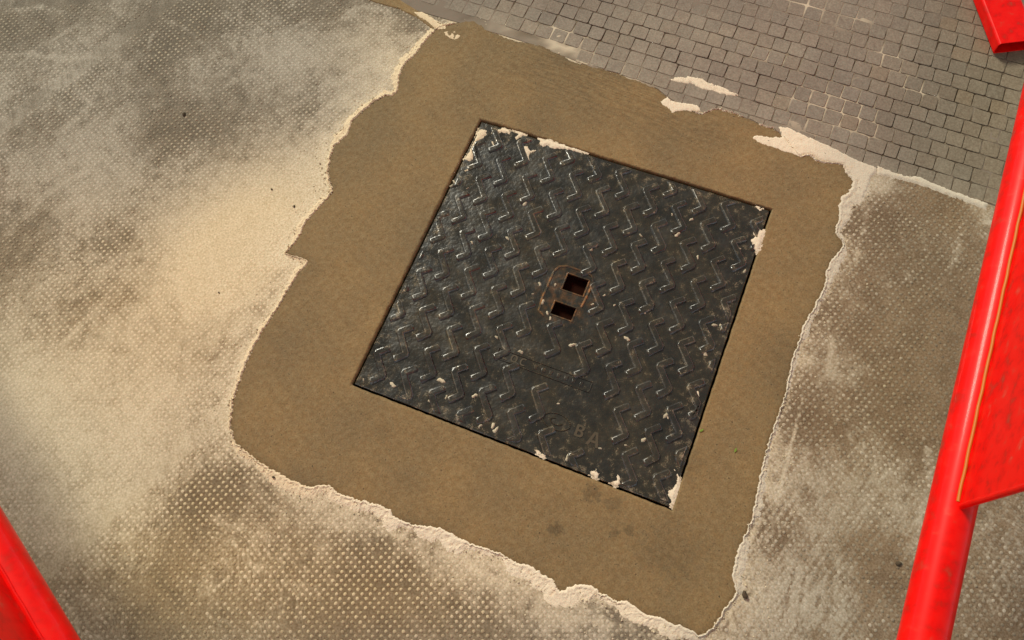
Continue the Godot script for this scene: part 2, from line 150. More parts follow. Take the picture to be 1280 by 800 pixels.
class Buf:
	# triangles given counter-clockwise as seen from outside
	var v := PackedVector3Array()
	var uv := PackedVector2Array()
	var c := PackedColorArray()
	var nrm := PackedVector3Array()
	var idx := PackedInt32Array()
	func add(p: Vector3, color := Color.WHITE, t := Vector2.ZERO) -> int:
		v.append(p); uv.append(t); c.append(color); nrm.append(Vector3.ZERO)
		return v.size() - 1
	func tri(a: int, b: int, d: int) -> void:
		idx.append(a); idx.append(d); idx.append(b)
	func quad(a: int, b: int, d: int, e: int) -> void:
		tri(a, b, d); tri(a, d, e)
	func face(ps: Array, color := Color.WHITE, ts = null) -> void:
		var first := v.size()
		for k in ps.size(): add(ps[k], color, ts[k] if ts else Vector2.ZERO)
		for k in range(1, ps.size() - 1): tri(first, first + k, first + k + 1)
	func box(lo: Vector3, hi: Vector3, color := Color.WHITE) -> void:
		var p := func(x, y, z): return Vector3(hi.x if x else lo.x, hi.y if y else lo.y, hi.z if z else lo.z)
		face([p.call(0,1,0), p.call(0,1,1), p.call(1,1,1), p.call(1,1,0)], color)
		face([p.call(0,0,0), p.call(1,0,0), p.call(1,0,1), p.call(0,0,1)], color)
		face([p.call(0,0,1), p.call(1,0,1), p.call(1,1,1), p.call(0,1,1)], color)
		face([p.call(1,0,0), p.call(0,0,0), p.call(0,1,0), p.call(1,1,0)], color)
		face([p.call(0,0,0), p.call(0,0,1), p.call(0,1,1), p.call(0,1,0)], color)
		face([p.call(1,0,1), p.call(1,0,0), p.call(1,1,0), p.call(1,1,1)], color)
	func mesh() -> ArrayMesh:
		for k in range(0, idx.size(), 3):
			var a := idx[k]; var b := idx[k + 1]; var d := idx[k + 2]
			var n := (v[d] - v[a]).cross(v[b] - v[a])
			nrm[a] += n; nrm[b] += n; nrm[d] += n
		for k in nrm.size():
			nrm[k] = nrm[k].normalized() if nrm[k].length_squared() > 1e-24 else Vector3.UP
		var arr := []
		arr.resize(Mesh.ARRAY_MAX)
		arr[Mesh.ARRAY_VERTEX] = v
		arr[Mesh.ARRAY_NORMAL] = nrm
		arr[Mesh.ARRAY_TEX_UV] = uv
		arr[Mesh.ARRAY_COLOR] = c
		arr[Mesh.ARRAY_INDEX] = idx
		var m := ArrayMesh.new()
		m.add_surface_from_arrays(Mesh.PRIMITIVE_TRIANGLES, arr)
		return m

func pts2(list: Array) -> PackedVector2Array:
	var out := PackedVector2Array()
	for k in range(0, list.size(), 2): out.append(Vector2(list[k], list[k + 1]))
	return out

func shoelace(p: PackedVector2Array) -> float:
	var s := 0.0
	for k in p.size():
		var q := p[(k + 1) % p.size()]
		s += p[k].x * q.y - q.x * p[k].y
	return s

func ccw_above(p: PackedVector2Array) -> PackedVector2Array:
	var out := p.duplicate()
	if shoelace(out) > 0.0: out.reverse()
	return out

func inset(p: PackedVector2Array, by: float) -> PackedVector2Array:
	var out := PackedVector2Array()
	var n := p.size()
	for k in n:
		var a := (p[k] - p[(k + n - 1) % n]).normalized()
		var b := (p[(k + 1) % n] - p[k]).normalized()
		# inward is to the left of travel seen from above: (x, z) -> (z, -x)
		var na := Vector2(a.y, -a.x)
		var nb := Vector2(b.y, -b.x)
		var m := na + nb
		var l := m.length()
		if l < 0.2: m = nb
		else: m = m / l
		var cosine: float = maxf(0.5, m.dot(nb))
		out.append(p[k] + m * (by / cosine))
	return out

# a plate with the outline p (x, z), ringed by [inset, y] levels from the foot upwards and capped
func slab(buf: Buf, poly: PackedVector2Array, levels: Array, tint := Color.WHITE, uv_of = null, rough := 0.0) -> void:
	var p := ccw_above(poly)
	var n := p.size()
	var prev := -1
	var last: PackedVector2Array
	for l in levels:
		var ring := inset(p, l[0])
		var first := buf.v.size()
		var shade := tint
		for k in n:
			var y: float = l[1]
			if l.size() > 2: shade = tint * lerpf(1.0, l[2], smoothstep(-0.35, 0.55, n_tiny.get_noise_2d(ring[k].x * 300.0, ring[k].y * 300.0)))
			if rough > 0.0: y *= 1.0 + rough * n_tiny.get_noise_2d(ring[k].x * 900.0, ring[k].y * 900.0)
			buf.add(Vector3(ring[k].x, y, ring[k].y), shade, uv_of.call(ring[k]) if uv_of else Vector2.ZERO)
		if prev >= 0:
			for k in n: buf.quad(prev + k, prev + (k + 1) % n, first + (k + 1) % n, first + k)
		prev = first
		last = ring
	# triangulate in millimetres; where the inset outline crosses itself, the foot's triangles serve
	var mm := PackedVector2Array()
	for q in last: mm.append(q * 1000.0)
	var tris := Geometry2D.triangulate_polygon(mm)
	if tris.is_empty():
		mm.clear()
		for q in p: mm.append(q * 1000.0)
		tris = Geometry2D.triangulate_polygon(mm)
	var first := buf.v.size()
	for k in n: buf.add(buf.v[prev + k], tint, uv_of.call(last[k]) if uv_of else Vector2.ZERO)
	for k in range(0, tris.size(), 3):
		var a := last[tris[k]]; var b := last[tris[k + 1]]; var d := last[tris[k + 2]]
		if (b - a).cross(d - a) < 0.0: buf.tri(first + tris[k], first + tris[k + 1], first + tris[k + 2])
		else: buf.tri(first + tris[k], first + tris[k + 2], first + tris[k + 1])

# a round bar along points
func tube(buf: Buf, pts: Array, radius: float, sides := 24, tint := Color.WHITE) -> void:
	var prev := -1
	for k in pts.size():
		var dir: Vector3
		if k == 0: dir = pts[1] - pts[0]
		elif k == pts.size() - 1: dir = pts[k] - pts[k - 1]
		else: dir = (pts[k + 1] - pts[k]).normalized() + (pts[k] - pts[k - 1]).normalized()
		dir = dir.normalized()
		var side := dir.cross(Vector3.UP if absf(dir.y) < 0.9 else Vector3.RIGHT).normalized()
		var up := side.cross(dir).normalized()
		var first := buf.v.size()
		for s in sides:
			var t := TAU * s / sides
			buf.add(pts[k] + (side * cos(t) + up * sin(t)) * radius, tint)
		if prev >= 0:
			for s in sides: buf.quad(prev + s, first + s, first + (s + 1) % sides, prev + (s + 1) % sides)
		prev = first
	for e in 2:
		var first: int = buf.v.size() - sides if e == 1 else buf.v.size() - sides * pts.size()
		if e == 1: first = prev
		var ring := []
		for s in sides: ring.append(buf.v[first + s])
		if e == 1: ring.reverse()
		buf.face(ring, tint)

func srgb(r: float, g: float, b: float) -> Color:
	return Color(r, g, b).srgb_to_linear()

func floor_uv(p: Vector2) -> Vector2:
	return Vector2((p.x - TEX_X) / TEX_W, (p.y - TEX_Z) / TEX_H)

func blobs(list: Array, x: float, z: float) -> float:
	var s := 0.0
	var k := 0
	while k < list.size():
		var dx: float = x - list[k]
		var dz: float = z - list[k + 1]
		var a: float = list[k + 2] * dx + list[k + 3] * dz
		var b: float = list[k + 4] * dx + list[k + 5] * dz
		var e := a * a + b * b
		if e < 5.0: s += list[k + 6] * exp(-e)
		k += 7
	return s

func low_row(j: int) -> void:
	var z := TEX_Z + (j + 0.5) / LOW_H * TEX_H
	for i in LOW_W:
		var x := TEX_X + (i + 0.5) / LOW_W * TEX_W
		var p := Vector2(x, z)
		var best := 9.0
		var n := outline.size()
		for k in n:
			var a := outline[k]
			var ab := outline_edge[k]
			var t := clampf((p - a).dot(ab) / ab.length_squared(), 0.0, 1.0)
			best = minf(best, (a + ab * t).distance_squared_to(p))
		best = sqrt(best)
		if Geometry2D.is_point_in_polygon(p, outline): best = -best
		var at := (j * LOW_W + i) * 4
		low_data[at] = blobs(DUST, x, z)
		low_data[at + 1] = minf(1.0, blobs(DARK, x, z))
		low_data[at + 2] = minf(1.0, blobs(WARM, x, z))
		low_data[at + 3] = best

func field_at(p: Vector2) -> Color:
	var i := clampi(int((p.x - TEX_X) / TEX_W * PX_W), 0, PX_W - 1)
	var j := clampi(int((p.y - TEX_Z) / TEX_H * PX_H), 0, PX_H - 1)
	var at := (j * PX_W + i) * 4
	return Color(field[at], field[at + 1], field[at + 2], field[at + 3])

func seam_z(x: float) -> float:
	return lerpf(-0.522, -0.457, smoothstep(-0.35, 0.3, x))

# how thickly plaster dust lies at a point, 0 to 1
func haze_at(x: float, z: float, f: Color) -> float:
	var warp := n_big.get_noise_2d(x * 260.0, z * 260.0)
	var cloud := n_mid.get_noise_2d(x * 560.0, z * 560.0)
	var d := f.r * (0.88 + 0.30 * cloud + 0.22 * warp) + 0.15 + 0.17 * warp + 0.09 * cloud
	# wipe strokes, curling a little, in two directions
	var a := (x * 0.80 + z * 0.60)
	var b := (z * 0.80 - x * 0.60)
	var s1 := n_swirl.get_noise_2d(a * 190.0 + warp * 55.0, b * 1500.0 + warp * 160.0)
	var s2 := n_swirl.get_noise_2d(b * 260.0 + 300.0 - warp * 40.0, a * 1250.0 + cloud * 25.0)
	d += (maxf(0.0, s1 - 0.05) * 0.42 + maxf(0.0, s2 - 0.10) * 0.34) * (0.45 + 0.9 * warp) - 0.05
	if f.a > 0.0:
		d += 0.45 * exp(-f.a / 0.011) * (0.8 + 0.6 * cloud)
		d += 0.38 * exp(-f.a / 0.055) * (0.8 + 0.9 * cloud) * (1.0 - 0.5 * smoothstep(0.2, 0.4, x))
	if x > 0.3:
		var wipe := n_swirl.get_noise_2d((x + 0.26 * z) * 1300.0, (z - 0.26 * x) * 110.0)
		d += 0.22 * smoothstep(0.34, 0.45, x) * (wipe - 0.25) * (0.5 + 0.9 * smoothstep(0.1, 0.35, z))
	var near := exp(-maxf(f.a, 0.0) / 0.024)
	d += (0.10 + 0.16 * near) * n_tiny.get_noise_2d(x * 190.0, z * 190.0) + 0.05 * n_mid.get_noise_2d(x * 2600.0, z * 2600.0)
	d -= 0.16 * f.g
	# thick dust evens out below full cover
	if d > 0.58: d = 0.58 + (d - 0.58) * 0.42
	return clampf(d, 0.0, 1.0)

func strip_at(p: Vector2) -> bool:
	var u := Vector2(cos(deg_to_rad(STUD_DEG)), sin(deg_to_rad(STUD_DEG)))
	var n := p.dot(Vector2(-u.y, u.x))
	return (n > -0.316 and n < -0.281) or (n > -1.172 and n < -1.134)

# the stretch of a row of the floor that lies near what the photograph shows
const NEAR = [-1.72, -0.20, -0.75, -0.75, 0.85, -1.12, 1.02, 0.42, -0.72, 1.12]
func near_span(z: float) -> Vector2:
	var out := Vector2(9.0, -9.0)
	for k in range(0, NEAR.size(), 2):
		var a := Vector2(NEAR[k], NEAR[k + 1])
		var b := Vector2(NEAR[(k + 2) % NEAR.size()], NEAR[(k + 3) % NEAR.size()])
		if (a.y - z) * (b.y - z) > 0.0 or is_equal_approx(a.y, b.y): continue
		var x := lerpf(a.x, b.x, (z - a.y) / (b.y - a.y))
		out = Vector2(minf(out.x, x), maxf(out.y, x))
	return out

func floor_row(j: int) -> void:
	var row := PackedByteArray()
	row.resize(PX_W * 3)
	var z := TEX_Z + (j + 0.5) / PX_H * TEX_H
	var u := Vector2(cos(deg_to_rad(STUD_DEG)), sin(deg_to_rad(STUD_DEG)))
	var span := near_span(z)
	for i in PX_W:
		var x := TEX_X + (i + 0.5) / PX_W * TEX_W
		var at := (j * PX_W + i) * 4
		var s := field[at + 3]
		var r := 0.53
		var g := 0.46
		var b := 0.36
		if s > -0.03 and x > span.x and x < span.y:
			var f := Color(field[at], field[at + 1], field[at + 2], s)
			var d := haze_at(x, z, f)
			var grain := n_fine.get_noise_2d(x * 1000.0, z * 1000.0)
			var w := clampf(f.b, 0.0, 1.0)
			if z < seam_z(x):
				var q := d * 0.75
				var olive := smoothstep(0.35, 0.75, x)
				r = lerpf(lerpf(0.550, 0.515, olive), 0.70, q)
				g = lerpf(lerpf(0.500, 0.462, olive), 0.655, q)
				b = lerpf(lerpf(0.450, 0.380, olive), 0.575, q)
				var gm := grain * 0.055 + 0.05 * n_tiny.get_noise_2d(x * 190.0, z * 190.0 + 800.0) + 0.035 * n_mid.get_noise_2d(x * 1500.0, z * 1500.0)
				r += gm; g += gm; b += gm * 0.95
			else:
				var n := -x * u.y + z * u.x
				var on_strip: bool = (n > -0.316 and n < -0.281) or (n > -1.172 and n < -1.134)
				var grid := smoothstep(-0.25, 0.55, n_big.get_noise_2d(x * 1500.0 + 900.0, z * 1500.0))
				var dirt := 1.0 - 0.10 * f.g - 0.10 * grid * (1.0 - 0.5 * f.g)
				var on_strip_f := 1.0 if on_strip else 0.0
				if on_strip: d = d * 0.95 + 0.02
				var q := smoothstep(0.10, 0.92, d + 0.10 * on_strip_f)
				var white := 0.9 * exp(-maxf(s, 0.0) / 0.048)
				var tone := n_tiny.get_noise_2d(x * 210.0, z * 210.0 + 40.0)
				var spot := n_big.get_noise_2d(x * 3300.0, z * 3300.0)
				grain += 0.55 * tone - (0.9 if spot > 0.72 else 0.0)
				r = lerpf(lerpf(0.505, 0.61, w) * dirt, lerpf(lerpf(0.72, 0.895, w), 0.94, white), q)
				g = lerpf(lerpf(0.462, 0.513, w) * dirt, lerpf(lerpf(0.68, 0.808, w), 0.87, white), q)
				b = lerpf(lerpf(0.400, 0.378, w) * dirt, lerpf(lerpf(0.615, 0.660, w), 0.74, white), q)
				grain *= 1.0 - 0.15 * q
				var mott := 0.034 * n_mid.get_noise_2d(x * 1700.0 + 11.0, z * 1700.0) * q + (0.085 + 0.03 * white) * n_tiny.get_noise_2d(x * 215.0 + 400.0, z * 215.0) * (0.6 + 0.4 * q) + 0.022 * n_big.get_noise_2d(x * 2400.0, z * 2400.0 + 70.0) * q
				var ruddy := smoothstep(0.30, 0.48, x) * (1.0 - q)
				r += grain * 0.095 + mott + 0.025 * ruddy; g += grain * 0.092 + mott * 1.05 - 0.008 * ruddy; b += grain * 0.084 + mott * 1.2 - 0.030 * ruddy
		row[i * 3] = clampi(int(r * 255.0), 0, 255)
		row[i * 3 + 1] = clampi(int(g * 255.0), 0, 255)
		row[i * 3 + 2] = clampi(int(b * 255.0), 0, 255)
	floor_rows[j] = row

const PATCH_X = -0.75
const PATCH_Z = -0.62
const PATCH_W = 1.4
const PATCH_H = 1.26
const PATCH_PX_W = 1500
const PATCH_PX_H = 1350
const DAMP = [0.169, 0.325, 0.016, 0.9, 0.208, 0.33, 0.017, 0.7, 0.133, 0.405, 0.013, 1.0, 0.247, 0.36, 0.01, 0.7, 0.227, 0.375, 0.008, 0.9, 0.304, 0.217, 0.028, 0.5, -0.211, 0.36, 0.02, 0.3, -0.2, -0.35, 0.06, 0.25, 0.325, 0.368, 0.05, 0.35, 0.4, 0.0, 0.07, 0.25]

func patch_row(j: int) -> void:
	var row := PackedByteArray()
	row.resize(PATCH_PX_W * 3)
	var z := PATCH_Z + (j + 0.5) / PATCH_PX_H * PATCH_H
	for i in PATCH_PX_W:
		var x := PATCH_X + (i + 0.5) / PATCH_PX_W * PATCH_W
		var lx := clampi(int((x - TEX_X) / TEX_W * PX_W), 0, PX_W - 1)
		var lz := clampi(int((z - TEX_Z) / TEX_H * PX_H), 0, PX_H - 1)
		var s := field[(lz * PX_W + lx) * 4 + 3]
		if s > 0.03 and z > -0.45 or maxf(absf(x), absf(z)) < 0.29:
			row[i * 3] = 143; row[i * 3 + 1] = 115; row[i * 3 + 2] = 78
			continue
		var big := n_big.get_noise_2d(x * 420.0 + 90.0, z * 420.0)
		var mid := n_mid.get_noise_2d(x * 1300.0 + 400.0, z * 1300.0)
		var fine := n_fine.get_noise_2d(x * 900.0 + 50.0, z * 900.0)
		var speck := n_tiny.get_noise_2d(x * 185.0, z * 185.0)
		var trowel := n_swirl.get_noise_2d((x * 0.9 + z * 0.42 + 0.05 * big) * 130.0, (z * 0.9 - x * 0.42) * 900.0)
		var v := 1.0 + 0.045 * (trowel - 0.2) + 0.07 * big + 0.085 * mid + 0.10 * fine + 0.085 * speck
		if speck > 0.42: v -= 0.42 * (speck - 0.42) / 0.3 * (0.6 + mid)
		if speck < -0.62: v += 0.10
		var k := 0
		while k < DAMP.size():
			var dx: float = x - DAMP[k]
			var dz: float = z - DAMP[k + 1]
			var rr: float = DAMP[k + 2] * (0.95 + 1.0 * mid)
			var e := (dx * dx + dz * dz) / (rr * rr)
			if e < 3.0: v -= 0.17 * DAMP[k + 3] * (1.0 - smoothstep(0.35, 1.3, e))
			k += 4
		# the rim stays damp, and trowel lines run along the edge by the small tiles
		v -= 0.13 * exp(-absf(s) / (0.006 + 0.004 * mid))
		var streak := n_swirl.get_noise_2d(x * 160.0, z * 1500.0 - x * 90.0)
		v -= 0.16 * maxf(0.0, streak - 0.1) * smoothstep(-0.34, -0.44, z) * smoothstep(-0.42, -0.2, x) * smoothstep(0.3, 0.05, x)
		var warm := 0.010 * big - 0.015 * mid
		row[i * 3] = clampi(int((0.553 + warm) * v * 255.0), 0, 255)
		row[i * 3 + 1] = clampi(int(0.458 * v * 255.0), 0, 255)
		row[i * 3 + 2] = clampi(int((0.314 - warm) * v * 255.0), 0, 255)
	patch_rows[j] = row

func run_rows(callable: Callable, count: int) -> void:
	var threads := []
	for k in 8:
		var th := Thread.new()
		th.start(func():
			var j := k
			while j < count:
				callable.call(j)
				j += 8)
		threads.append(th)
	for th in threads: th.wait_to_finish()

func rows_texture(rows: Array, w: int, h: int) -> ImageTexture:
	var bytes := PackedByteArray()
	for r in rows: bytes.append_array(r)
	return ImageTexture.create_from_image(Image.create_from_data(w, h, false, Image.FORMAT_RGB8, bytes))

func compute_fields() -> void:
	outline = pts2(PATCH_OUTLINE)
	outline_edge.resize(outline.size())
	for k in outline.size(): outline_edge[k] = outline[(k + 1) % outline.size()] - outline[k]
	low_data.resize(LOW_W * LOW_H * 4)
	run_rows(low_row, LOW_H)
	low_fields = Image.create_from_data(LOW_W, LOW_H, false, Image.FORMAT_RGBAF, low_data.to_byte_array())
	low_fields.resize(PX_W, PX_H, Image.INTERPOLATE_BILINEAR)
	field = low_fields.get_data().to_float32_array()
	for s in STROKES: add_stroke(s)
	floor_rows.resize(PX_H)
	run_rows(floor_row, PX_H)
	floor_texture = rows_texture(floor_rows, PX_W, PX_H)

# a smear or a scrape left by a trowel or a cloth: [width, amount, x, z, x, z, ...]
func add_stroke(s: Array) -> void:
	var w: float = s[0]
	var line := pts2(s.slice(2))
	for k in line.size() - 1:
		var a := line[k]
		var b := line[k + 1]
		var lo := a.min(b) - Vector2.ONE * w * 2.2
		var hi := a.max(b) + Vector2.ONE * w * 2.2
		for j in range(maxi(0, int((lo.y - TEX_Z) / TEX_H * PX_H)), mini(PX_H, int((hi.y - TEX_Z) / TEX_H * PX_H))):
			for i in range(maxi(0, int((lo.x - TEX_X) / TEX_W * PX_W)), mini(PX_W, int((hi.x - TEX_X) / TEX_W * PX_W))):
				var p := Vector2(TEX_X + (i + 0.5) / PX_W * TEX_W, TEX_Z + (j + 0.5) / PX_H * TEX_H)
				var t := clampf((p - a).dot(b - a) / (b - a).length_squared(), 0.0, 1.0)
				if k > 0 and t <= 0.0: continue
				var d := p.distance_to(a.lerp(b, t)) / w
				var n := n_mid.get_noise_2d(p.x * 1100.0, p.y * 1100.0)
				var fade := sin(PI * clampf((k + t) / (line.size() - 1) * 0.9 + 0.05, 0.0, 1.0))
				var v: float = s[1] * exp(-d * d * 1.4) * (0.75 + 0.9 * n) * (0.35 + 0.65 * fade)
				field[(j * PX_W + i) * 4] += v

# the broken edge of the mortar, every 2 mm, with its outward direction and the width of its plaster crust
func compute_edge() -> void:
	var raw := PackedVector2Array()
	for k in outline.size():
		var a := outline[k]
		var b := outline[(k + 1) % outline.size()]
		var p := outline[(k + outline.size() - 1) % outline.size()]
		var q := outline[(k + 2) % outline.size()]
		var steps := maxi(1, int(a.distance_to(b) / 0.002))
		for s in steps: raw.append(a.cubic_interpolate(b, p, q, float(s) / steps) * 0.6 + a.lerp(b, float(s) / steps) * 0.4)
	var n := raw.size()
	edge_pts.resize(n); edge_out.resize(n); edge_width.resize(n)
	var sgn := 1.0 if shoelace(outline) > 0.0 else -1.0
	for k in n:
		var t := (raw[(k + 5) % n] - raw[(k + n - 5) % n]).normalized()
		edge_out[k] = Vector2(t.y, -t.x) * sgn
		var p := raw[k]
		edge_pts[k] = p + edge_out[k] * (0.0030 * n_mid.get_noise_2d(p.x * 1500.0, p.y * 1500.0) + lerpf(0.0026, 0.0011, smoothstep(0.1, 0.35, p.x)) * n_tiny.get_noise_2d(p.x * 190.0, p.y * 190.0))
	# keep the loop turning one way round the cover, so that the bed never folds over itself
	var turn_sign := 1.0 if sgn > 0.0 else -1.0
	var last := edge_pts[0].angle()
	for k in range(1, n):
		var now := edge_pts[k].angle()
		var step := angle_difference(last, now) * turn_sign
		if step < 0.0:
			edge_pts[k] = Vector2.from_angle(last + turn_sign * 1e-5) * edge_pts[k].length()
			last += turn_sign * 1e-5
		else: last = now
	# widths: nearest anchors along the loop
	var anchor_at := []
	for k in range(0, CRUST_WIDTHS.size(), 3):
		var c := Vector2(CRUST_WIDTHS[k], CRUST_WIDTHS[k + 1])
		var best := 0
		for e in n:
			if raw[e].distance_squared_to(c) < raw[best].distance_squared_to(c): best = e
		anchor_at.append([best, CRUST_WIDTHS[k + 2]])
	anchor_at.sort_custom(func(a, b): return a[0] < b[0])
	for k in anchor_at.size():
		var a = anchor_at[k]
		var b = anchor_at[(k + 1) % anchor_at.size()]
		var span: int = posmod(b[0] - a[0], n)
		for s in span:
			edge_width[(a[0] + s) % n] = lerpf(a[1], b[1], float(s) / span)

func make_material(called: String, color: Color, rough: float, spec := 0.5) -> StandardMaterial3D:
	var m := StandardMaterial3D.new()
	m.resource_name = called
	m.albedo_color = color
	m.roughness = rough
	m.metallic_specular = spec
	mats[called] = m
	return m

func bump(seed_value: int, freq: float, octaves: int, strength: float, size := 512) -> NoiseTexture2D:
	var n := FastNoiseLite.new()
	noise_setup(n, seed_value, freq, octaves)
	var t := NoiseTexture2D.new()
	t.width = size; t.height = size
	t.seamless = true
	t.noise = n
	t.as_normal_map = true
	t.bump_strength = strength
	return t

func triplanar_normal(m: StandardMaterial3D, tex: Texture2D, per_metre: float, amount: float) -> void:
	m.normal_enabled = true
	m.normal_texture = tex
	m.normal_scale = amount
	m.uv1_triplanar = true
	m.uv1_world_triplanar = true
	m.uv1_scale = Vector3.ONE * per_metre

# ------------------------------------------------------------------ scene

func _ready() -> void:
	rng.seed = 4127
	# camera
	var cam := Camera3D.new()
	cam.name = "camera"
	add_child(cam)
	cam.transform = Transform3D(Basis(Vector3(0.9242481644, -0.0649484757, -0.3762273595), Vector3(-0.3307510916, 0.3560145848, -0.8739893196), Vector3(0.1907067013, 0.9322206342, 0.3075640473)).orthonormalized(), Vector3(0.20568917, 1.38422332, 0.53833362))
	cam.fov = 43.6028
	cam.near = 0.02
	cam.far = 200.0
	cam.current = true
	# sky, sun and exposure
	var sky_mat := ProceduralSkyMaterial.new()
	sky_mat.sky_top_color = Color(0.43, 0.43, 0.41)
	sky_mat.sky_horizon_color = Color(0.90, 0.96, 1.0)
	sky_mat.sky_curve = 0.16
	sky_mat.ground_bottom_color = Color(0.30, 0.28, 0.25)
	sky_mat.ground_horizon_color = Color(0.55, 0.52, 0.47)
	sky_mat.sun_angle_max = 40.0
	sky_mat.sun_curve = 0.1
	sky_mat.sky_energy_multiplier = 1.0
	var sky := Sky.new()
	sky.sky_material = sky_mat
	var env := Environment.new()
	env.background_mode = Environment.BG_SKY
	env.sky = sky
	env.background_energy_multiplier = 1.0
	env.ambient_light_source = Environment.AMBIENT_SOURCE_SKY
	env.tonemap_mode = Environment.TONE_MAPPER_LINEAR
	env.tonemap_exposure = 1.64
	env.sdfgi_enabled = true
	env.ssao_enabled = true
	env.ssil_enabled = true
	var we := WorldEnvironment.new()
	we.name = "environment"
	we.environment = env
	add_child(we)
	var sun := DirectionalLight3D.new()
	sun.name = "sun"
	add_child(sun)
	sun.look_at_from_position(Vector3(-2.6, 2.7, -1.9), Vector3.ZERO)
	sun.light_color = Color(1.0, 0.985, 0.91)
	sun.light_energy = 0.5
	sun.light_angular_distance = 14.0
	sun.shadow_enabled = true

	noise_setup(n_fine, 11, 0.33, 2)
	noise_setup(n_mid, 23, 0.05, 4)
	noise_setup(n_big, 37, 0.012, 3)
	noise_setup(n_swirl, 41, 0.05, 3, true)
	noise_setup(n_tiny, 53, 0.9, 2)
	compute_fields()
	compute_edge()
	build_materials()
	build_ground()
	build_stud_floor()
	build_mosaic()
	build_patch()
	build_cover()
	build_barriers()
	build_scraps()

func build_materials() -> void:
	var grit := bump(5, 0.09, 4, 3.0)
	var f := make_material("dusty_floor", Color.WHITE, 0.86, 0.35)
	f.albedo_texture = floor_texture
	f.texture_repeat = false
	f.vertex_color_use_as_albedo = true
	var s := make_material("stud_tops", Color.WHITE, 0.8, 0.35)
	s.vertex_color_use_as_albedo = true
	var g := make_material("grout", Color.WHITE, 0.95, 0.2)
	g.vertex_color_use_as_albedo = true
	patch_rows.resize(PATCH_PX_H)
	run_rows(patch_row, PATCH_PX_H)
	var p := make_material("fresh_mortar", Color.WHITE, 0.78, 0.4)
	p.albedo_texture = rows_texture(patch_rows, PATCH_PX_W, PATCH_PX_H)
	p.normal_enabled = true
	p.normal_texture = bump(8, 0.11, 4, 2.0, 1024)
	p.normal_scale = 0.35
	var c := make_material("plaster", Color.WHITE, 0.92, 0.25)
	c.vertex_color_use_as_albedo = true
	triplanar_normal(c, grit, 6.0, 0.6)
	var iron := make_material("cast_iron", Color.WHITE, 1.0, 0.62)
	iron.albedo_texture = cover_texture()
	iron.vertex_color_use_as_albedo = true
	iron.normal_enabled = true
	iron.normal_texture = bump(15, 0.06, 5, 4.0, 1024)
	iron.normal_scale = 0.17
	var rn := FastNoiseLite.new()
	noise_setup(rn, 61, 0.02, 5)
	var rt := NoiseTexture2D.new()
	rt.width = 512; rt.height = 512; rt.noise = rn; rt.seamless = true
	var ramp := Gradient.new()
	ramp.set_color(0, Color(0.10, 0.10, 0.10)); ramp.set_color(1, Color(0.40, 0.40, 0.40))
	rt.color_ramp = ramp
	iron.roughness_texture = rt
	make_material("rusty_hole", srgb(0.16, 0.065, 0.03).linear_to_srgb(), 0.9, 0.2)
	make_material("black_iron", Color(0.10, 0.09, 0.08), 0.7, 0.4)
	var red := make_material("red_paint", Color(1.0, 0.06, 0.035), 0.40, 0.28)
	red.clearcoat_enabled = true
	red.clearcoat = 0.12
	red.clearcoat_roughness = 0.12
	red.albedo_color = Color.WHITE
	var pn := FastNoiseLite.new()
	noise_setup(pn, 78, 0.014, 6)
	var pt := NoiseTexture2D.new()
	pt.width = 1024; pt.height = 1024; pt.noise = pn; pt.seamless = true
	var pr := Gradient.new()
	pr.offsets = PackedFloat32Array([0.0, 0.22, 0.32, 0.5, 0.70, 0.78, 1.0])
	pr.colors = PackedColorArray([Color(0.74, 0.30, 0.22), Color(0.88, 0.10, 0.06), Color(0.95, 0.05, 0.03), Color(1.0, 0.06, 0.035), Color(1.0, 0.09, 0.055), Color(0.97, 0.16, 0.11), Color(0.90, 0.42, 0.34)])
	pt.color_ramp = pr
	red.albedo_texture = pt
	triplanar_normal(red, bump(77, 0.012, 3, 1.2), 2.0, 0.16)
	make_material("weld", Color(0.80, 0.47, 0.12), 0.5, 0.5)
	make_material("dark_inside", Color(0.05, 0.01, 0.01), 0.9, 0.1)
	make_material("pebble", Color(0.34, 0.29, 0.23), 0.9, 0.3)
	make_material("leaf", Color(0.50, 0.60, 0.25), 0.7, 0.3)

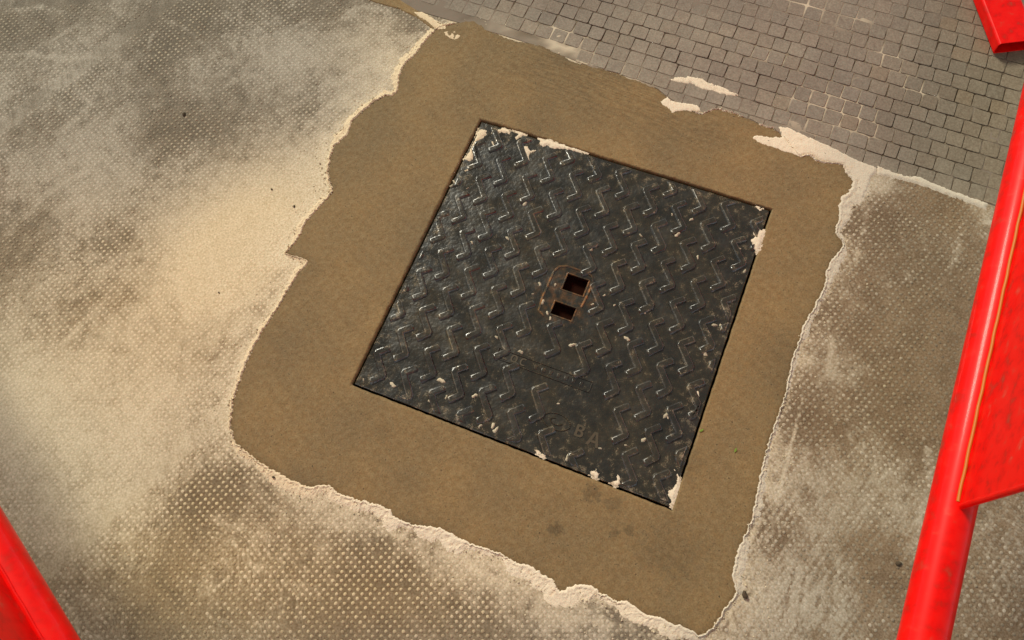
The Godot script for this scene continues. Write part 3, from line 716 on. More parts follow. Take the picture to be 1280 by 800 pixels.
func cover_texture() -> ImageTexture:
	var rows := []
	rows.resize(900)
	var calc := func(j: int) -> void:
		var row := PackedByteArray()
		row.resize(900 * 3)
		var z := -0.3 + (j + 0.5) / 900.0 * 0.6
		for i in 900:
			var x := -0.3 + (i + 0.5) / 900.0 * 0.6
			var big := n_big.get_noise_2d(x * 700.0 + 300.0, z * 700.0)
			var mid := n_mid.get_noise_2d(x * 1100.0, z * 1100.0 + 200.0)
			var fine := n_fine.get_noise_2d(x * 1100.0, z * 1100.0)
			var speck := n_tiny.get_noise_2d(x * 420.0 + 9.0, z * 420.0)
			var dirt := clampf(0.45 + 0.5 * big + 0.55 * mid, 0.0, 1.0)
			var r := lerpf(0.150, 0.262, dirt) + 0.02 * fine
			var g := lerpf(0.144, 0.232, dirt) + 0.02 * fine
			var b := lerpf(0.128, 0.172, dirt) + 0.02 * fine
			# cement film in a few spots, heavier near the edges
			var rim := maxf(absf(x), absf(z))
			var film := clampf((mid + 0.6 * fine - 0.52 + 0.25 * smoothstep(0.22, 0.3, rim)) * 2.0, 0.0, 0.55)
			if speck > 0.66: film = maxf(film, 0.35)
			r = lerpf(r, 0.66, film); g = lerpf(g, 0.60, film); b = lerpf(b, 0.50, film)
			# rust round the keyholes
			var hole := Vector2(x, z + 0.0).length()
			var rust := clampf((mid + 0.25) * smoothstep(0.075, 0.035, hole), 0.0, 0.5)
			r = lerpf(r, 0.42, rust); g = lerpf(g, 0.27, rust); b = lerpf(b, 0.14, rust)
			row[i * 3] = clampi(int(r * 1.878 * 255.0), 0, 255)
			row[i * 3 + 1] = clampi(int(g * 1.878 * 255.0), 0, 255)
			row[i * 3 + 2] = clampi(int(b * 1.878 * 255.0), 0, 255)
		rows[j] = row
	run_rows(calc, 900)
	return rows_texture(rows, 900, 900)

func build_ground() -> void:
	var b := Buf.new()
	# one sheet round the manhole pit, a little under the floor
	var xs := [-30.0, -0.33, 0.33, 30.0]
	var zs := [-30.0, -0.33, 0.33, 30.0]
	for i in 3:
		for j in 3:
			if i == 1 and j == 1: continue
			b.face([Vector3(xs[i], -0.012, zs[j]), Vector3(xs[i], -0.012, zs[j + 1]), Vector3(xs[i + 1], -0.012, zs[j + 1]), Vector3(xs[i + 1], -0.012, zs[j])])
	var m := make_material("concrete", Color(0.58, 0.51, 0.39), 0.9, 0.3)
	var n := FastNoiseLite.new()
	noise_setup(n, 90, 0.015, 5)
	var t := NoiseTexture2D.new()
	t.width = 1024; t.height = 1024; t.seamless = true; t.noise = n
	var ramp := Gradient.new()
	ramp.set_color(0, Color(0.70, 0.66, 0.58)); ramp.set_color(1, Color(1, 1, 1))
	t.color_ramp = ramp
	m.albedo_texture = t
	m.uv1_triplanar = true
	m.uv1_world_triplanar = true
	m.uv1_scale = Vector3.ONE * 0.8
	var o := part(self, "ground", b.mesh(), m)
	tag(o, "dusty grey concrete ground beyond the tiled floor around the manhole", "", "", "structure")

func build_stud_floor() -> void:
	var root := base("studded_floor")
	tag(root, "grey studded floor tiles hazed with cream plaster dust around the mortar patch", "", "", "structure")
	var b := Buf.new()
	# the sheet: x strips with the seam to the mosaic on their far edge, and the square pit left open
	var xs := [TEX_X]
	for k in 11: xs.append(-0.36 + k * 0.066 + (0.0 if k else 0.001))
	xs.append_array([TEX_X + TEX_W])
	var pit := 0.33
	var cols := [TEX_X, -0.9, -0.6, -0.45, -pit, -0.2, -0.1, 0.0, 0.1, 0.2, pit, 0.5, 0.7, TEX_X + TEX_W]
	for k in cols.size() - 1:
		var x0: float = cols[k]
		var x1: float = cols[k + 1]
		var spans := [[null, TEX_Z + TEX_H]]
		if x0 >= -pit - 1e-6 and x1 <= pit + 1e-6: spans = [[null, -pit], [pit, TEX_Z + TEX_H]]
		for s in spans:
			var a0: float = seam_z(x0) if s[0] == null else s[0]
			var a1: float = seam_z(x1) if s[0] == null else s[0]
			var ps := [Vector3(x0, 0, a0), Vector3(x0, 0, s[1]), Vector3(x1, 0, s[1]), Vector3(x1, 0, a1)]
			var ts := []
			for p in ps: ts.append(floor_uv(Vector2(p.x, p.z)))
			b.face(ps, Color.WHITE, ts)
	part(root, "floor_sheet", b.mesh(), mats.dusty_floor)
	# the studs, on a square grid turned against the cover
	var st := Buf.new()
	var u := Vector2(cos(deg_to_rad(STUD_DEG)), sin(deg_to_rad(STUD_DEG)))
	var v := Vector2(-u.y, u.x)
	var pitch := 0.0102
	var view := PackedVector2Array([Vector2(-1.70, -0.12), Vector2(-0.62, -0.56), Vector2(0.80, -0.52), Vector2(1.02, 0.42), Vector2(-0.70, 1.10)])
	for i in range(-190, 190):
		for j in range(-190, 190):
			var p := u * (i * pitch) + v * (j * pitch)
			var loose := 0.0007 + 0.0008 * smoothstep(0.2, 0.45, p.x)
			p += u * (loose * n_tiny.get_noise_2d(i * 3.1, j * 3.7)) + v * (loose * n_tiny.get_noise_2d(i * 3.3 + 70.0, j * 2.9))
			if p.y < seam_z(p.x) + 0.006 or strip_at(p): continue
			if not Geometry2D.is_point_in_polygon(p, view): continue
			var f := field_at(p)
			if f.a < 0.003: continue
			var d := haze_at(p.x, p.y, f)
			var blur := n_tiny.get_noise_2d(p.x * 140.0 + 33.0, p.y * 140.0)
			var h := 0.0011 * (1.0 - 0.72 * smoothstep(0.2, 0.75, d)) * (0.8 + 0.5 * n_mid.get_noise_2d(p.x * 700.0, p.y * 700.0))
			if d > 0.95: continue
			if n_tiny.get_noise_2d(i * 13.1 + 5.0, j * 11.7) > 0.50 - 0.12 * smoothstep(0.2, 0.5, p.x): continue
			var worn := n_big.get_noise_2d(p.x * 900.0 + 500.0, p.y * 900.0)
			if worn > 0.28 and f.g < 0.45:
				h *= 0.6
				if blur > 0.42: continue
			var w := clampf(f.b, 0.0, 1.0)
			var lift := 0.15 * f.g * (1.0 - 0.55 * smoothstep(0.3, 0.5, p.x)) - 0.05 * smoothstep(0.3, 0.5, p.x) + 0.12 * n_tiny.get_noise_2d(i * 9.7, j * 8.3) - 0.10 * maxf(0.0, worn) * (1.0 - f.g) - 0.02
			var q := smoothstep(0.0, 0.70, d)
			var r := lerpf(lerpf(0.610, 0.720, w) + lift, lerpf(0.755, 0.945, w), q)
			var g := lerpf(lerpf(0.555, 0.625, w) + lift, lerpf(0.712, 0.850, w), q)
			var bl := lerpf(lerpf(0.470, 0.465, w) + lift * 0.85, lerpf(0.645, 0.705, w), q)
			var side := smoothstep(0.25, 0.45, p.x)
			var fade := clampf(0.12 + 0.42 * side + 0.75 * n_big.get_noise_2d(p.x * 1300.0 + 210.0, p.y * 1300.0) + 0.35 * blur - 0.35 * f.g, 0.0, 0.88)
			var gq := smoothstep(0.10, 0.92, d)
			r = lerpf(r, lerpf(lerpf(0.505, 0.61, w), lerpf(0.72, 0.895, w), gq) * 1.02, fade)
			g = lerpf(g, lerpf(lerpf(0.462, 0.513, w), lerpf(0.68, 0.808, w), gq) * 1.02, fade)
			bl = lerpf(bl, lerpf(lerpf(0.400, 0.378, w), lerpf(0.615, 0.660, w), gq) * 1.02, fade)
			h *= 1.0 - 0.6 * fade
			var pale := 0.75 * exp(-f.a / 0.03) * (0.7 + 0.6 * blur)
			r = lerpf(r, 0.96, pale); g = lerpf(g, 0.89, pale); bl = lerpf(bl, 0.77, pale)
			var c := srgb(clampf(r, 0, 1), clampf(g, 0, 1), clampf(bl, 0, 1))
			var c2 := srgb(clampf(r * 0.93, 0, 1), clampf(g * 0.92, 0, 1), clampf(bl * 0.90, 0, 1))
			var big := 0.0031 + 0.0004 * n_tiny.get_noise_2d(i * 5.0, j * 6.0)
			var small := big - 0.0008
			var first := st.v.size()
			for s in 8:
				var t := (s + 0.5) / 8.0 * TAU
				var dir := u * cos(t) + v * sin(t)
				# between a square and a circle
				var sq := 1.0 / maxf(absf(cos(t)), absf(sin(t)))
				var k := lerpf(1.0, sq, 0.55) * (1.0 + 0.22 * n_tiny.get_noise_2d(i * 7.0 + s * 3.3, j * 7.0))
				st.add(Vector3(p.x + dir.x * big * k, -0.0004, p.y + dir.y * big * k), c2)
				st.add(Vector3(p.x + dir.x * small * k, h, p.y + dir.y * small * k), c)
			var top := st.add(Vector3(p.x, h * 1.08, p.y), c)
			for s in 8:
				var a := first + s * 2
				var a2 := first + (s + 1) % 8 * 2
				# angle grows from u towards v, which is clockwise seen from above
				st.quad(a2, a, a + 1, a2 + 1)
				st.tri(top, a2 + 1, a + 1)
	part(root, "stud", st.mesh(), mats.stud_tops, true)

func build_mosaic() -> void:
	var root := base("mosaic_floor")
	tag(root, "taupe floor of small square mosaic tiles beyond the mortar patch", "", "", "structure")
	# grout bed with its own colour: dark in the far corner, plaster-filled in places
	var b := Buf.new()
	var nx := 150
	var nz := 62
	for j in nz + 1:
		for i in nx + 1:
			var x := lerpf(-0.95, TEX_X + TEX_W, float(i) / nx)
			var z := lerpf(seam_z(x) + 0.004, TEX_Z, float(j) / nz)
			var dk := clampf(blobs(GROUT_DARK, x, z), 0.0, 1.0)
			var wh := clampf(1.5 * blobs(GROUT_WHITE, x, z) * (0.75 + 0.8 * n_mid.get_noise_2d(x * 900.0, z * 900.0)), 0.0, 1.0)
			var patchy := n_mid.get_noise_2d(x * 420.0 + 77.0, z * 420.0)
			dk = clampf(dk * (0.68 + 0.8 * patchy) + 0.36 * patchy, 0.0, 1.0)
			var c := srgb(lerpf(0.56, 0.29, dk), lerpf(0.51, 0.24, dk), lerpf(0.455, 0.18, dk)).lerp(srgb(0.84, 0.78, 0.68), wh)
			b.add(Vector3(x, 0.0012 - 0.0021 * dk + 0.0002 * wh, z), c)
	for j in nz:
		for i in nx:
			var a := j * (nx + 1) + i
			b.quad(a, a + 1, a + nx + 2, a + nx + 1)
	part(root, "grout", b.mesh(), mats.grout)
	# the tiles
	var cut := PackedVector2Array()
	for k in range(0, edge_pts.size(), 4): cut.append(edge_pts[k])
	var size := 0.0338
	var turn := deg_to_rad(1.1)
	var tiles := []
	for row in 24:
		var shift: float = (0.0 if rng.randf() < 0.55 else rng.randf_range(0.2, 0.8)) * size
		shift += 0.004 * row
		var x := -0.93 + shift
		while x < TEX_X + TEX_W - 0.03:
			var w := size * rng.randf_range(0.93, 1.07)
			if rng.randf() < 0.06: w *= rng.randf_range(0.6, 1.5)
			var cx := x + w * 0.5
			var zc := -0.457 - (row + 0.5) * size
			x += w
			var p := Vector2(cx, zc).rotated(0.0)
			p.y += (cx - 0.5) * tan(turn) * 1.0
			if cx < -0.05 and p.y > seam_z(cx) - size * 0.3: continue
			if p.y < TEX_Z + 0.02: continue
			var filled := clampf(blobs(GROUT_WHITE, cx, p.y), 0.0, 1.0)
			var gap := rng.randf_range(0.0006, 0.0013) + 0.0007 * filled
			var hx := w * 0.5 - gap
			var hz := size * 0.5 - (rng.randf_range(0.0005, 0.0012) + 0.0006 * filled)
			var tilt := turn + rng.randf_range(-0.03, 0.03)
			var poly := PackedVector2Array()
			for cor in [Vector2(-1, -1), Vector2(1, -1), Vector2(1, 1), Vector2(-1, 1)]:
				var q := Vector2(cor.x * hx, cor.y * hz)
				var chip := rng.randf_range(0.0010, 0.0036)
				var qa := q - Vector2(cor.x * chip, 0.0)
				var qb := q - Vector2(0.0, cor.y * chip)
				var jit := Vector2(rng.randf_range(-1, 1), rng.randf_range(-1, 1)) * 0.0006
				var order := [qa, qb] if cor.x * cor.y > 0.0 else [qb, qa]
				# keep the loop running one way round
				if cor.x * cor.y > 0.0: order = [qb, qa]
				else: order = [qa, qb]
				if cor == Vector2(-1, -1): order = [qb, qa]
				elif cor == Vector2(1, -1): order = [qa, qb]
				elif cor == Vector2(1, 1): order = [qb, qa]
				else: order = [qa, qb]
				for e in order: poly.append((e + jit).rotated(tilt) + p)
			tiles.append([p, poly])
	# those nearest the middle of what the photograph shows come first
	var frame := PackedVector2Array([Vector2(-0.66, -0.50), Vector2(0.68, -1.0), Vector2(0.76, -0.42), Vector2(0.3, -0.40), Vector2(-0.3, -0.44)])
	var shown := []
	var rest := []
	for t in tiles:
		if Geometry2D.is_point_in_polygon(t[0], frame): shown.append(t)
		else: rest.append(t)
	var far := Buf.new()
	var made := 0
	for group in [shown, rest]:
		for t in group:
			var bits := Geometry2D.clip_polygons(t[1], cut)
			if bits.is_empty(): continue
			var poly: PackedVector2Array = bits[0]
			for e in bits: if absf(shoelace(e)) > absf(shoelace(poly)): poly = e
			if absf(shoelace(poly)) < 0.00012: continue
			var tone := 0.93 + rng.randf_range(-0.07, 0.07)
			var hue := rng.randf_range(-0.018, 0.018)
			var tint := Color(tone * (1.0 + hue), tone, tone * (1.0 - hue))
			if rng.randf() < 0.03: tint = Color(tone * 1.04, tone * 0.98, tone * 0.92)
			var y := 0.0014 + rng.randf_range(-0.0003, 0.0004)
			var levels := [[0.0, -0.003], [0.0, y - 0.0004], [0.0006, y]]
			if group == shown and made < 300:
				var tb := Buf.new()
				slab(tb, poly, levels, tint, floor_uv)
				part(root, "tile", tb.mesh(), mats.dusty_floor)
				made += 1
			else:
				slab(far, poly, levels, tint, floor_uv)
	part(root, "distant_tile", far.mesh(), mats.dusty_floor, true)
	print("tiles in view ", shown.size(), " made ", made)

func build_patch() -> void:
	var root := base("mortar_patch")
	tag(root, "smooth brown mortar patch freshly trowelled around the manhole cover", "", "", "structure")
	var b := Buf.new()
	var n := edge_pts.size()
	var inner := COVER_HALF + 0.0040
	var rings := 34
	var cols := 0
	var k := 0
	while k < n:
		var e := edge_pts[k]
		var m := maxf(absf(e.x), absf(e.y))
		var lip := 0.0012 * n_mid.get_noise_2d(e.x * 600.0, e.y * 600.0)
		var i0 := e * ((inner + lip) / m)
		for r in rings + 1:
			var t := float(r) / rings
			var p := i0.lerp(e, t)
			var y := PATCH_Y + 0.0010 * n_big.get_noise_2d(p.x * 700.0, p.y * 700.0) + 0.00035 * n_mid.get_noise_2d(p.x * 900.0, p.y * 900.0)
			if r == rings: y = 0.0005
			b.add(Vector3(p.x, y, p.y), Color.WHITE, Vector2((p.x - PATCH_X) / PATCH_W, (p.y - PATCH_Z) / PATCH_H))
		# the wall down to the frame
		var w := b.v[cols * (rings + 2)]
		b.add(Vector3(w.x, -0.011, w.z), Color.WHITE, b.uv[cols * (rings + 2)])
		cols += 1
		k += 2
	var per := rings + 2
	var flip := shoelace(outline) > 0.0
	for c in cols:
		var c2 := (c + 1) % cols
		for r in rings:
			var a := c * per + r
			var a2 := c2 * per + r
			if flip: b.quad(a, a2, a2 + 1, a + 1)
			else: b.quad(a, a + 1, a2 + 1, a2)
		var w0 := c * per
		var w2 := c2 * per
		if flip: b.quad(w0 + rings + 1, w2 + rings + 1, w2, w0)
		else: b.quad(w0, w2, w2 + rings + 1, w0 + rings + 1)
	part(root, "mortar_bed", b.mesh(), mats.fresh_mortar)
	# a tongue of the same mortar runs on along the joint between the two floors
	var s := Buf.new()
	var strip := pts2([-0.85, -0.536, -0.707, -0.515, -0.643, -0.508, -0.59, -0.509, -0.542, -0.501, -0.504, -0.486, -0.484, -0.479, -0.481, -0.503, -0.529, -0.514, -0.578, -0.528, -0.64, -0.548, -0.85, -0.565])
	slab(s, strip, [[0.0, -0.001], [0.001, 0.0012], [0.003, 0.0016]], Color.WHITE, func(p): return Vector2((p.x - PATCH_X) / PATCH_W, (p.y - PATCH_Z) / PATCH_H))
	part(root, "mortar_strip", s.mesh(), mats.fresh_mortar)
	# the ragged plaster rim
	var runs := []
	var run := []
	for e in n:
		if edge_width[e] > 0.0018: run.append(e)
		elif run.size() > 6:
			runs.append(run); run = []
		else: run = []
	if run.size() > 6: runs.append(run)
	for list in runs: part(root, "plaster_rim", rim_mesh(list), mats.plaster)
	var cr := Buf.new()
	for crumb in 2600:
		var e := rng.randi() % n
		if edge_width[e] < 0.003 and rng.randf() < 0.8: continue
		var far := pow(rng.randf(), 2.2) * (0.05 + edge_width[e])
		var p := edge_pts[e] + edge_out[e] * (far - 0.002) + Vector2(rng.randf() - 0.5, rng.randf() - 0.5) * 0.006
		var size := 0.0007 + 0.0016 * pow(rng.randf(), 3.0)
		var poly := PackedVector2Array()
		var spin := rng.randf() * TAU
		for cor in 5: poly.append(p + Vector2.from_angle(spin + TAU * cor / 5) * size * rng.randf_range(0.7, 1.2))
		var foot := 0.0001 if far > maxf(0.003, edge_width[e]) else 0.0016
		slab(cr, poly, [[0.0, foot - 0.001], [size * 0.35, foot + size * 0.45]], srgb(0.93, 0.86, 0.73) * rng.randf_range(0.6, 1.0))
	part(root, "plaster_crumb", cr.mesh(), mats.plaster, true)
	for called in PLASTER_SMEARS:
		part(root, "plaster_smear", smear_mesh(pts2(PLASTER_SMEARS[called]), 0.0024 if called != "m_top_smear" else 0.0022, called == "m_top_smear"), mats.plaster)

func plaster_color(p: Vector2, thin: float) -> Color:
	var a := n_mid.get_noise_2d(p.x * 1200.0 + 31.0, p.y * 1200.0)
	var f := n_tiny.get_noise_2d(p.x * 240.0, p.y * 240.0)
	var right := smoothstep(0.30, 0.42, p.x)
	var left := smoothstep(-0.1, -0.4, p.x)
	var r := lerpf(lerpf(0.97, 0.87, right), 0.95, left)
	var g := lerpf(lerpf(0.905, 0.82, right), 0.86, left)
	var b := lerpf(lerpf(0.80, 0.735, right), 0.72, left)
	var c := srgb(r, g, b)
	c = c.lerp(srgb(0.84, 0.68, 0.50), clampf(a * 1.1 - 0.35, 0.0, 0.4))
	c = c.lerp(srgb(0.60, 0.53, 0.43), clampf(thin * (0.30 + 0.9 * a + 0.8 * f) + f * 0.25 - 0.05, 0.0, 0.8))
	if f > 0.78: c = c.lerp(srgb(0.30, 0.26, 0.20), 0.75)
	return c

func rim_mesh(list: Array) -> ArrayMesh:
	var b := Buf.new()
	var at := []
	var high := []
	for k in 19:
		var u := -0.2 + 1.2 * k / 18.0
		at.append(u)
		high.append(0.0019 * smoothstep(-0.25, 0.06, u) * (1.0 - smoothstep(0.25, 1.0, u)) + lerpf(0.0004, -0.0007, smoothstep(0.0, 1.0, u)))
	for e in list:
		var p := edge_pts[e]
		var o := edge_out[e]
		var w := edge_width[e] * (1.05 + 0.6 * n_big.get_noise_2d(p.x * 800.0 + 12.0, p.y * 800.0))
		w = maxf(w * (0.35 + 0.65 * smoothstep(-0.35, 0.0, n_big.get_noise_2d(p.x * 600.0 + 60.0, p.y * 600.0))), 0.0012)
		var tall := clampf(w / 0.016, 0.35, 1.15)
		for k in at.size():
			var d: float = at[k] * w
			if k == 0: d = -0.0012 - 0.12 * w
			var q := p + o * (d + 0.0016 * n_tiny.get_noise_2d(p.x * 260.0 + k * 9.0, p.y * 260.0)) + Vector2(o.y, -o.x) * (0.0016 * n_tiny.get_noise_2d(p.x * 260.0 + k * 5.0, p.y * 260.0 + 50.0))
			var lump := 0.8 + 0.7 * n_mid.get_noise_2d(q.x * 1700.0, q.y * 1700.0) + 0.35 * n_tiny.get_noise_2d(q.x * 230.0, q.y * 230.0)
			var u_of := at
			var y: float = high[k] * tall * (lump if k > 0 and k < 18 else 1.0)
			if u_of[k] < 0.05: y = maxf(y, 0.0024 * smoothstep(-0.2, -0.02, u_of[k]) + 0.0011)
			var bite := n_mid.get_noise_2d(q.x * 900.0 + 70.0, q.y * 900.0) + 0.5 * n_tiny.get_noise_2d(q.x * 210.0, q.y * 210.0)
			if at[k] > 0.2: y -= 0.0034 * (at[k] - 0.2) * clampf(bite + 0.25, 0.0, 1.0)
			if k == 0: y = 0.0011
			b.add(Vector3(q.x, y, q.y), plaster_color(q, smoothstep(0.45, 1.0, at[k])))
	var per := at.size()
	var flip := shoelace(outline) > 0.0
	for c in list.size() - 1:
		for r in per - 1:
			var a := c * per + r
			if flip: b.quad(a, a + per, a + per + 1, a + 1)
			else: b.quad(a, a + 1, a + per + 1, a + per)
	return b.mesh()

# an irregular lump of plaster on a polygon, thickest in the middle
func smear_mesh(poly: PackedVector2Array, tall: float, scraped := false, foot := -0.0006, cell := 0.0022) -> ArrayMesh:
	var lo := poly[0]
	var hi := poly[0]
	for p in poly: lo = lo.min(p); hi = hi.max(p)
	lo -= Vector2.ONE * 0.004
	hi += Vector2.ONE * 0.004
	var nx := int((hi.x - lo.x) / cell) + 2
	var nz := int((hi.y - lo.y) / cell) + 2
	var b := Buf.new()
	var ids := {}
	var hs := PackedFloat32Array()
	hs.resize(nx * nz)
	for j in nz:
		for i in nx:
			var p := lo + Vector2(i, j) * cell
			var best := 9.0
			for k in poly.size():
				var q := Geometry2D.get_closest_point_to_segment(p, poly[k], poly[(k + 1) % poly.size()])
				best = minf(best, p.distance_to(q))
			if not Geometry2D.is_point_in_polygon(p, poly): best = -best
			best += 0.0026 * n_mid.get_noise_2d(p.x * 1900.0, p.y * 1900.0) + 0.0014 * n_tiny.get_noise_2d(p.x * 330.0, p.y * 330.0)
			if scraped: best += 0.004 * n_swirl.get_noise_2d(p.x * 260.0, p.y * 2400.0 - p.x * 300.0) - 0.0018
			var h := foot + (tall - foot) * smoothstep(-0.0012, 0.0065, best)
			h *= 1.0 + 0.25 * n_mid.get_noise_2d(p.x * 1500.0, p.y * 1500.0 + 40.0)
			hs[j * nx + i] = h if best > -0.0012 else -1.0
			ids[j * nx + i] = b.add(Vector3(p.x, h if best > -0.0012 else foot, p.y), plaster_color(p, smoothstep(0.004, 0.0, best) * 0.8 + (0.25 if scraped else 0.0)))
	for j in nz - 1:
		for i in nx - 1:
			var a := j * nx + i
			if maxf(maxf(hs[a], hs[a + 1]), maxf(hs[a + nx], hs[a + nx + 1])) < -0.5: continue
			b.quad(a, a + nx, a + nx + 1, a + 1)
	return b.mesh()

func cover_uv(p: Vector2) -> Vector2:
	return Vector2((p.x + 0.3) / 0.6, (p.y + 0.3) / 0.6)

func build_cover() -> void:
	# frame: an angle ring in the pit
	var fb := Buf.new()
	var o := 0.3300
	var seat := 0.275
	var lip := COVER_HALF + 0.0036
	for side in 4:
		var t := side * PI / 2
		var turn := func(x, y, z): return Vector3(x, y, z).rotated(Vector3.UP, t)
		# seat, lip face, foot
		fb.face([turn.call(-lip, -0.020, lip), turn.call(lip, -0.020, lip), turn.call(seat, -0.020, seat), turn.call(-seat, -0.020, seat)])
		fb.face([turn.call(lip, -0.020, lip), turn.call(-lip, -0.020, lip), turn.call(-lip, -0.006, lip), turn.call(lip, -0.006, lip)])
		fb.face([turn.call(-lip, -0.006, lip), turn.call(-o, -0.006, o), turn.call(o, -0.006, o), turn.call(lip, -0.006, lip)])
		fb.face([turn.call(-o, -0.006, o), turn.call(-o, -0.06, o), turn.call(o, -0.06, o), turn.call(o, -0.006, o)])
		fb.face([turn.call(seat, -0.06, seat), turn.call(-seat, -0.06, seat), turn.call(-seat, -0.020, seat), turn.call(seat, -0.020, seat)])
		fb.face([turn.call(-seat, -0.06, seat), turn.call(seat, -0.06, seat), turn.call(o, -0.06, o), turn.call(-o, -0.06, o)])
	part(get_node("mortar_patch"), "iron_frame", fb.mesh(), mats.black_iron)

	var root := base("manhole_cover", Vector3(0, 0.0020, 0))
	tag(root, "black square cast iron manhole cover with raised tread bars and two keyholes", "manhole cover")
	var top := 0.0
	var b := Buf.new()
	var holes := [Rect2(-0.0125, -0.0415, 0.0405, 0.0325), Rect2(-0.0150, 0.0195, 0.0405, 0.0250)]
	var ch := 0.0016
	var e := COVER_HALF
	var xs := [-e + ch, -0.2, -0.1, -0.0150, -0.0125, 0.0255, 0.028, 0.1, 0.2, e - ch]
	var zs := [-e + ch, -0.2, -0.1, -0.0415, -0.0090, 0.0195, 0.0445, 0.1, 0.2, e - ch]
	for i in xs.size() - 1:
		for j in zs.size() - 1:
			var mid := Vector2((xs[i] + xs[i + 1]) * 0.5, (zs[j] + zs[j + 1]) * 0.5)
			if holes[0].has_point(mid) or holes[1].has_point(mid): continue
			var ps := [Vector3(xs[i], top, zs[j]), Vector3(xs[i], top, zs[j + 1]), Vector3(xs[i + 1], top, zs[j + 1]), Vector3(xs[i + 1], top, zs[j])]
			var ts := []
			for p in ps: ts.append(cover_uv(Vector2(p.x, p.z)))
			b.face(ps, Color.WHITE * IRON, ts)
	# worn bright chamfer and sides
	var worn := Color(2.6, 2.5, 2.4) * IRON
	for side in 4:
		var t := side * PI / 2
		var steps := 60
		for s in steps:
			var q0 := lerpf(-e, e, float(s) / steps)
			var q1 := lerpf(-e, e, float(s + 1) / steps)
			var i0 := clampf(q0, -e + ch, e - ch)
			var i1 := clampf(q1, -e + ch, e - ch)
			var tint := (Color.WHITE * IRON).lerp(worn, clampf(0.5 + 0.9 * n_mid.get_noise_2d(side * 500.0 + s * 6.0, 9.0), 0.0, 1.0))
			var ps := [Vector3(i0, top, e - ch), Vector3(q0, top - ch, e), Vector3(q1, top - ch, e), Vector3(i1, top, e - ch)]
			var pw := [Vector3(q0, top - ch, e), Vector3(q0, -0.018, e), Vector3(q1, -0.018, e), Vector3(q1, top - ch, e)]
			for set_ in [[ps, tint], [pw, Color(0.12, 0.12, 0.12)]]:
				var rot := []
				var ts := []
				for p in set_[0]:
					var r: Vector3 = p.rotated(Vector3.UP, t)
					rot.append(r); ts.append(cover_uv(Vector2(r.x, r.z) * 0.99))
				b.face(rot, set_[1], ts)
	b.face([Vector3(-e, -0.018, -e), Vector3(e, -0.018, -e), Vector3(e, -0.018, e), Vector3(-e, -0.018, e)], Color(0.12, 0.12, 0.12))
	part(root, "plate", b.mesh(), mats.cast_iron)
	# keyhole pockets
	for h in holes:
		var k := Buf.new()
		var d := -0.016
		var x0: float = h.position.x
		var x1: float = h.end.x
		var z0: float = h.position.y
		var z1: float = h.end.y
		k.face([Vector3(x0, d, z0), Vector3(x0, d, z1), Vector3(x1, d, z1), Vector3(x1, d, z0)])
		k.face([Vector3(x0, d, z0), Vector3(x1, d, z0), Vector3(x1, 0, z0), Vector3(x0, 0, z0)])
		k.face([Vector3(x1, d, z1), Vector3(x0, d, z1), Vector3(x0, 0, z1), Vector3(x1, 0, z1)])
		k.face([Vector3(x0, d, z1), Vector3(x0, d, z0), Vector3(x0, 0, z0), Vector3(x0, 0, z1)])
		k.face([Vector3(x1, d, z0), Vector3(x1, d, z1), Vector3(x1, 0, z1), Vector3(x1, 0, z0)])
		part(root, "keyhole", k.mesh(), mats.rusty_hole)
	# raised rim round the pair of keyholes
	var ring := Buf.new()
	var path := [Vector2(0.034, 0.012), Vector2(0.038, -0.040), Vector2(0.030, -0.053), Vector2(0.012, -0.056), Vector2(-0.020, -0.056), Vector2(-0.034, -0.050), Vector2(-0.040, -0.036), Vector2(-0.041, 0.020), Vector2(-0.038, 0.047), Vector2(-0.026, 0.054)]
	for k in path.size() - 1:
		var d: Vector2 = (path[k + 1] - path[k]).normalized()
		var w := Vector2(d.y, -d.x) * 0.0022
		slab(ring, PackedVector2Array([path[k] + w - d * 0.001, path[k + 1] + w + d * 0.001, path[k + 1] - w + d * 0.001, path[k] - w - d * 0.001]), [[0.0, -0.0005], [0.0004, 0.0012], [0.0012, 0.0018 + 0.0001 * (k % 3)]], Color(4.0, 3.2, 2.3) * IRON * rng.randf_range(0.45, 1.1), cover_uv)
	part(root, "keyhole_rim", ring.mesh(), mats.cast_iron)
	for h in holes:
		var lipb := Buf.new()
		var g: Rect2 = h.grow(0.0001)
		var out: Rect2 = h.grow(0.0032)
		var loop := func(r: Rect2): return [r.position, Vector2(r.position.x, r.end.y), r.end, Vector2(r.end.x, r.position.y)]
		var a = loop.call(out)
		var c = loop.call(g)
		for k in 4:
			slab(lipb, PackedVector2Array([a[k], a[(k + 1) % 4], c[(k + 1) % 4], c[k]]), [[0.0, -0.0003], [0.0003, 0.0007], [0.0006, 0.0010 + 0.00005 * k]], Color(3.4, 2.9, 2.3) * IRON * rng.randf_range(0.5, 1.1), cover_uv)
		part(root, "keyhole_lip", lipb.mesh(), mats.cast_iron)

	# the tread: angular S bars on a lattice
	var half := PackedVector2Array([Vector2(0.0032, -0.0350), Vector2(-0.0156, -0.0182), Vector2(0.0156, 0.0182), Vector2(-0.0032, 0.0350)])
	var field_box := PackedVector2Array([Vector2(-0.293, -0.293), Vector2(0.293, -0.293), Vector2(0.293, 0.293), Vector2(-0.293, 0.293)])
	var shapes := []
	for variant in 4:
		var line := PackedVector2Array()
		for p in half: line.append(p + Vector2(rng.randf_range(-1, 1), rng.randf_range(-1, 1)) * 0.0010)
		shapes.append(Geometry2D.offset_polyline(line, 0.0054 + 0.0003 * variant, Geometry2D.JOIN_ROUND, Geometry2D.END_ROUND)[0])
	var count := 0
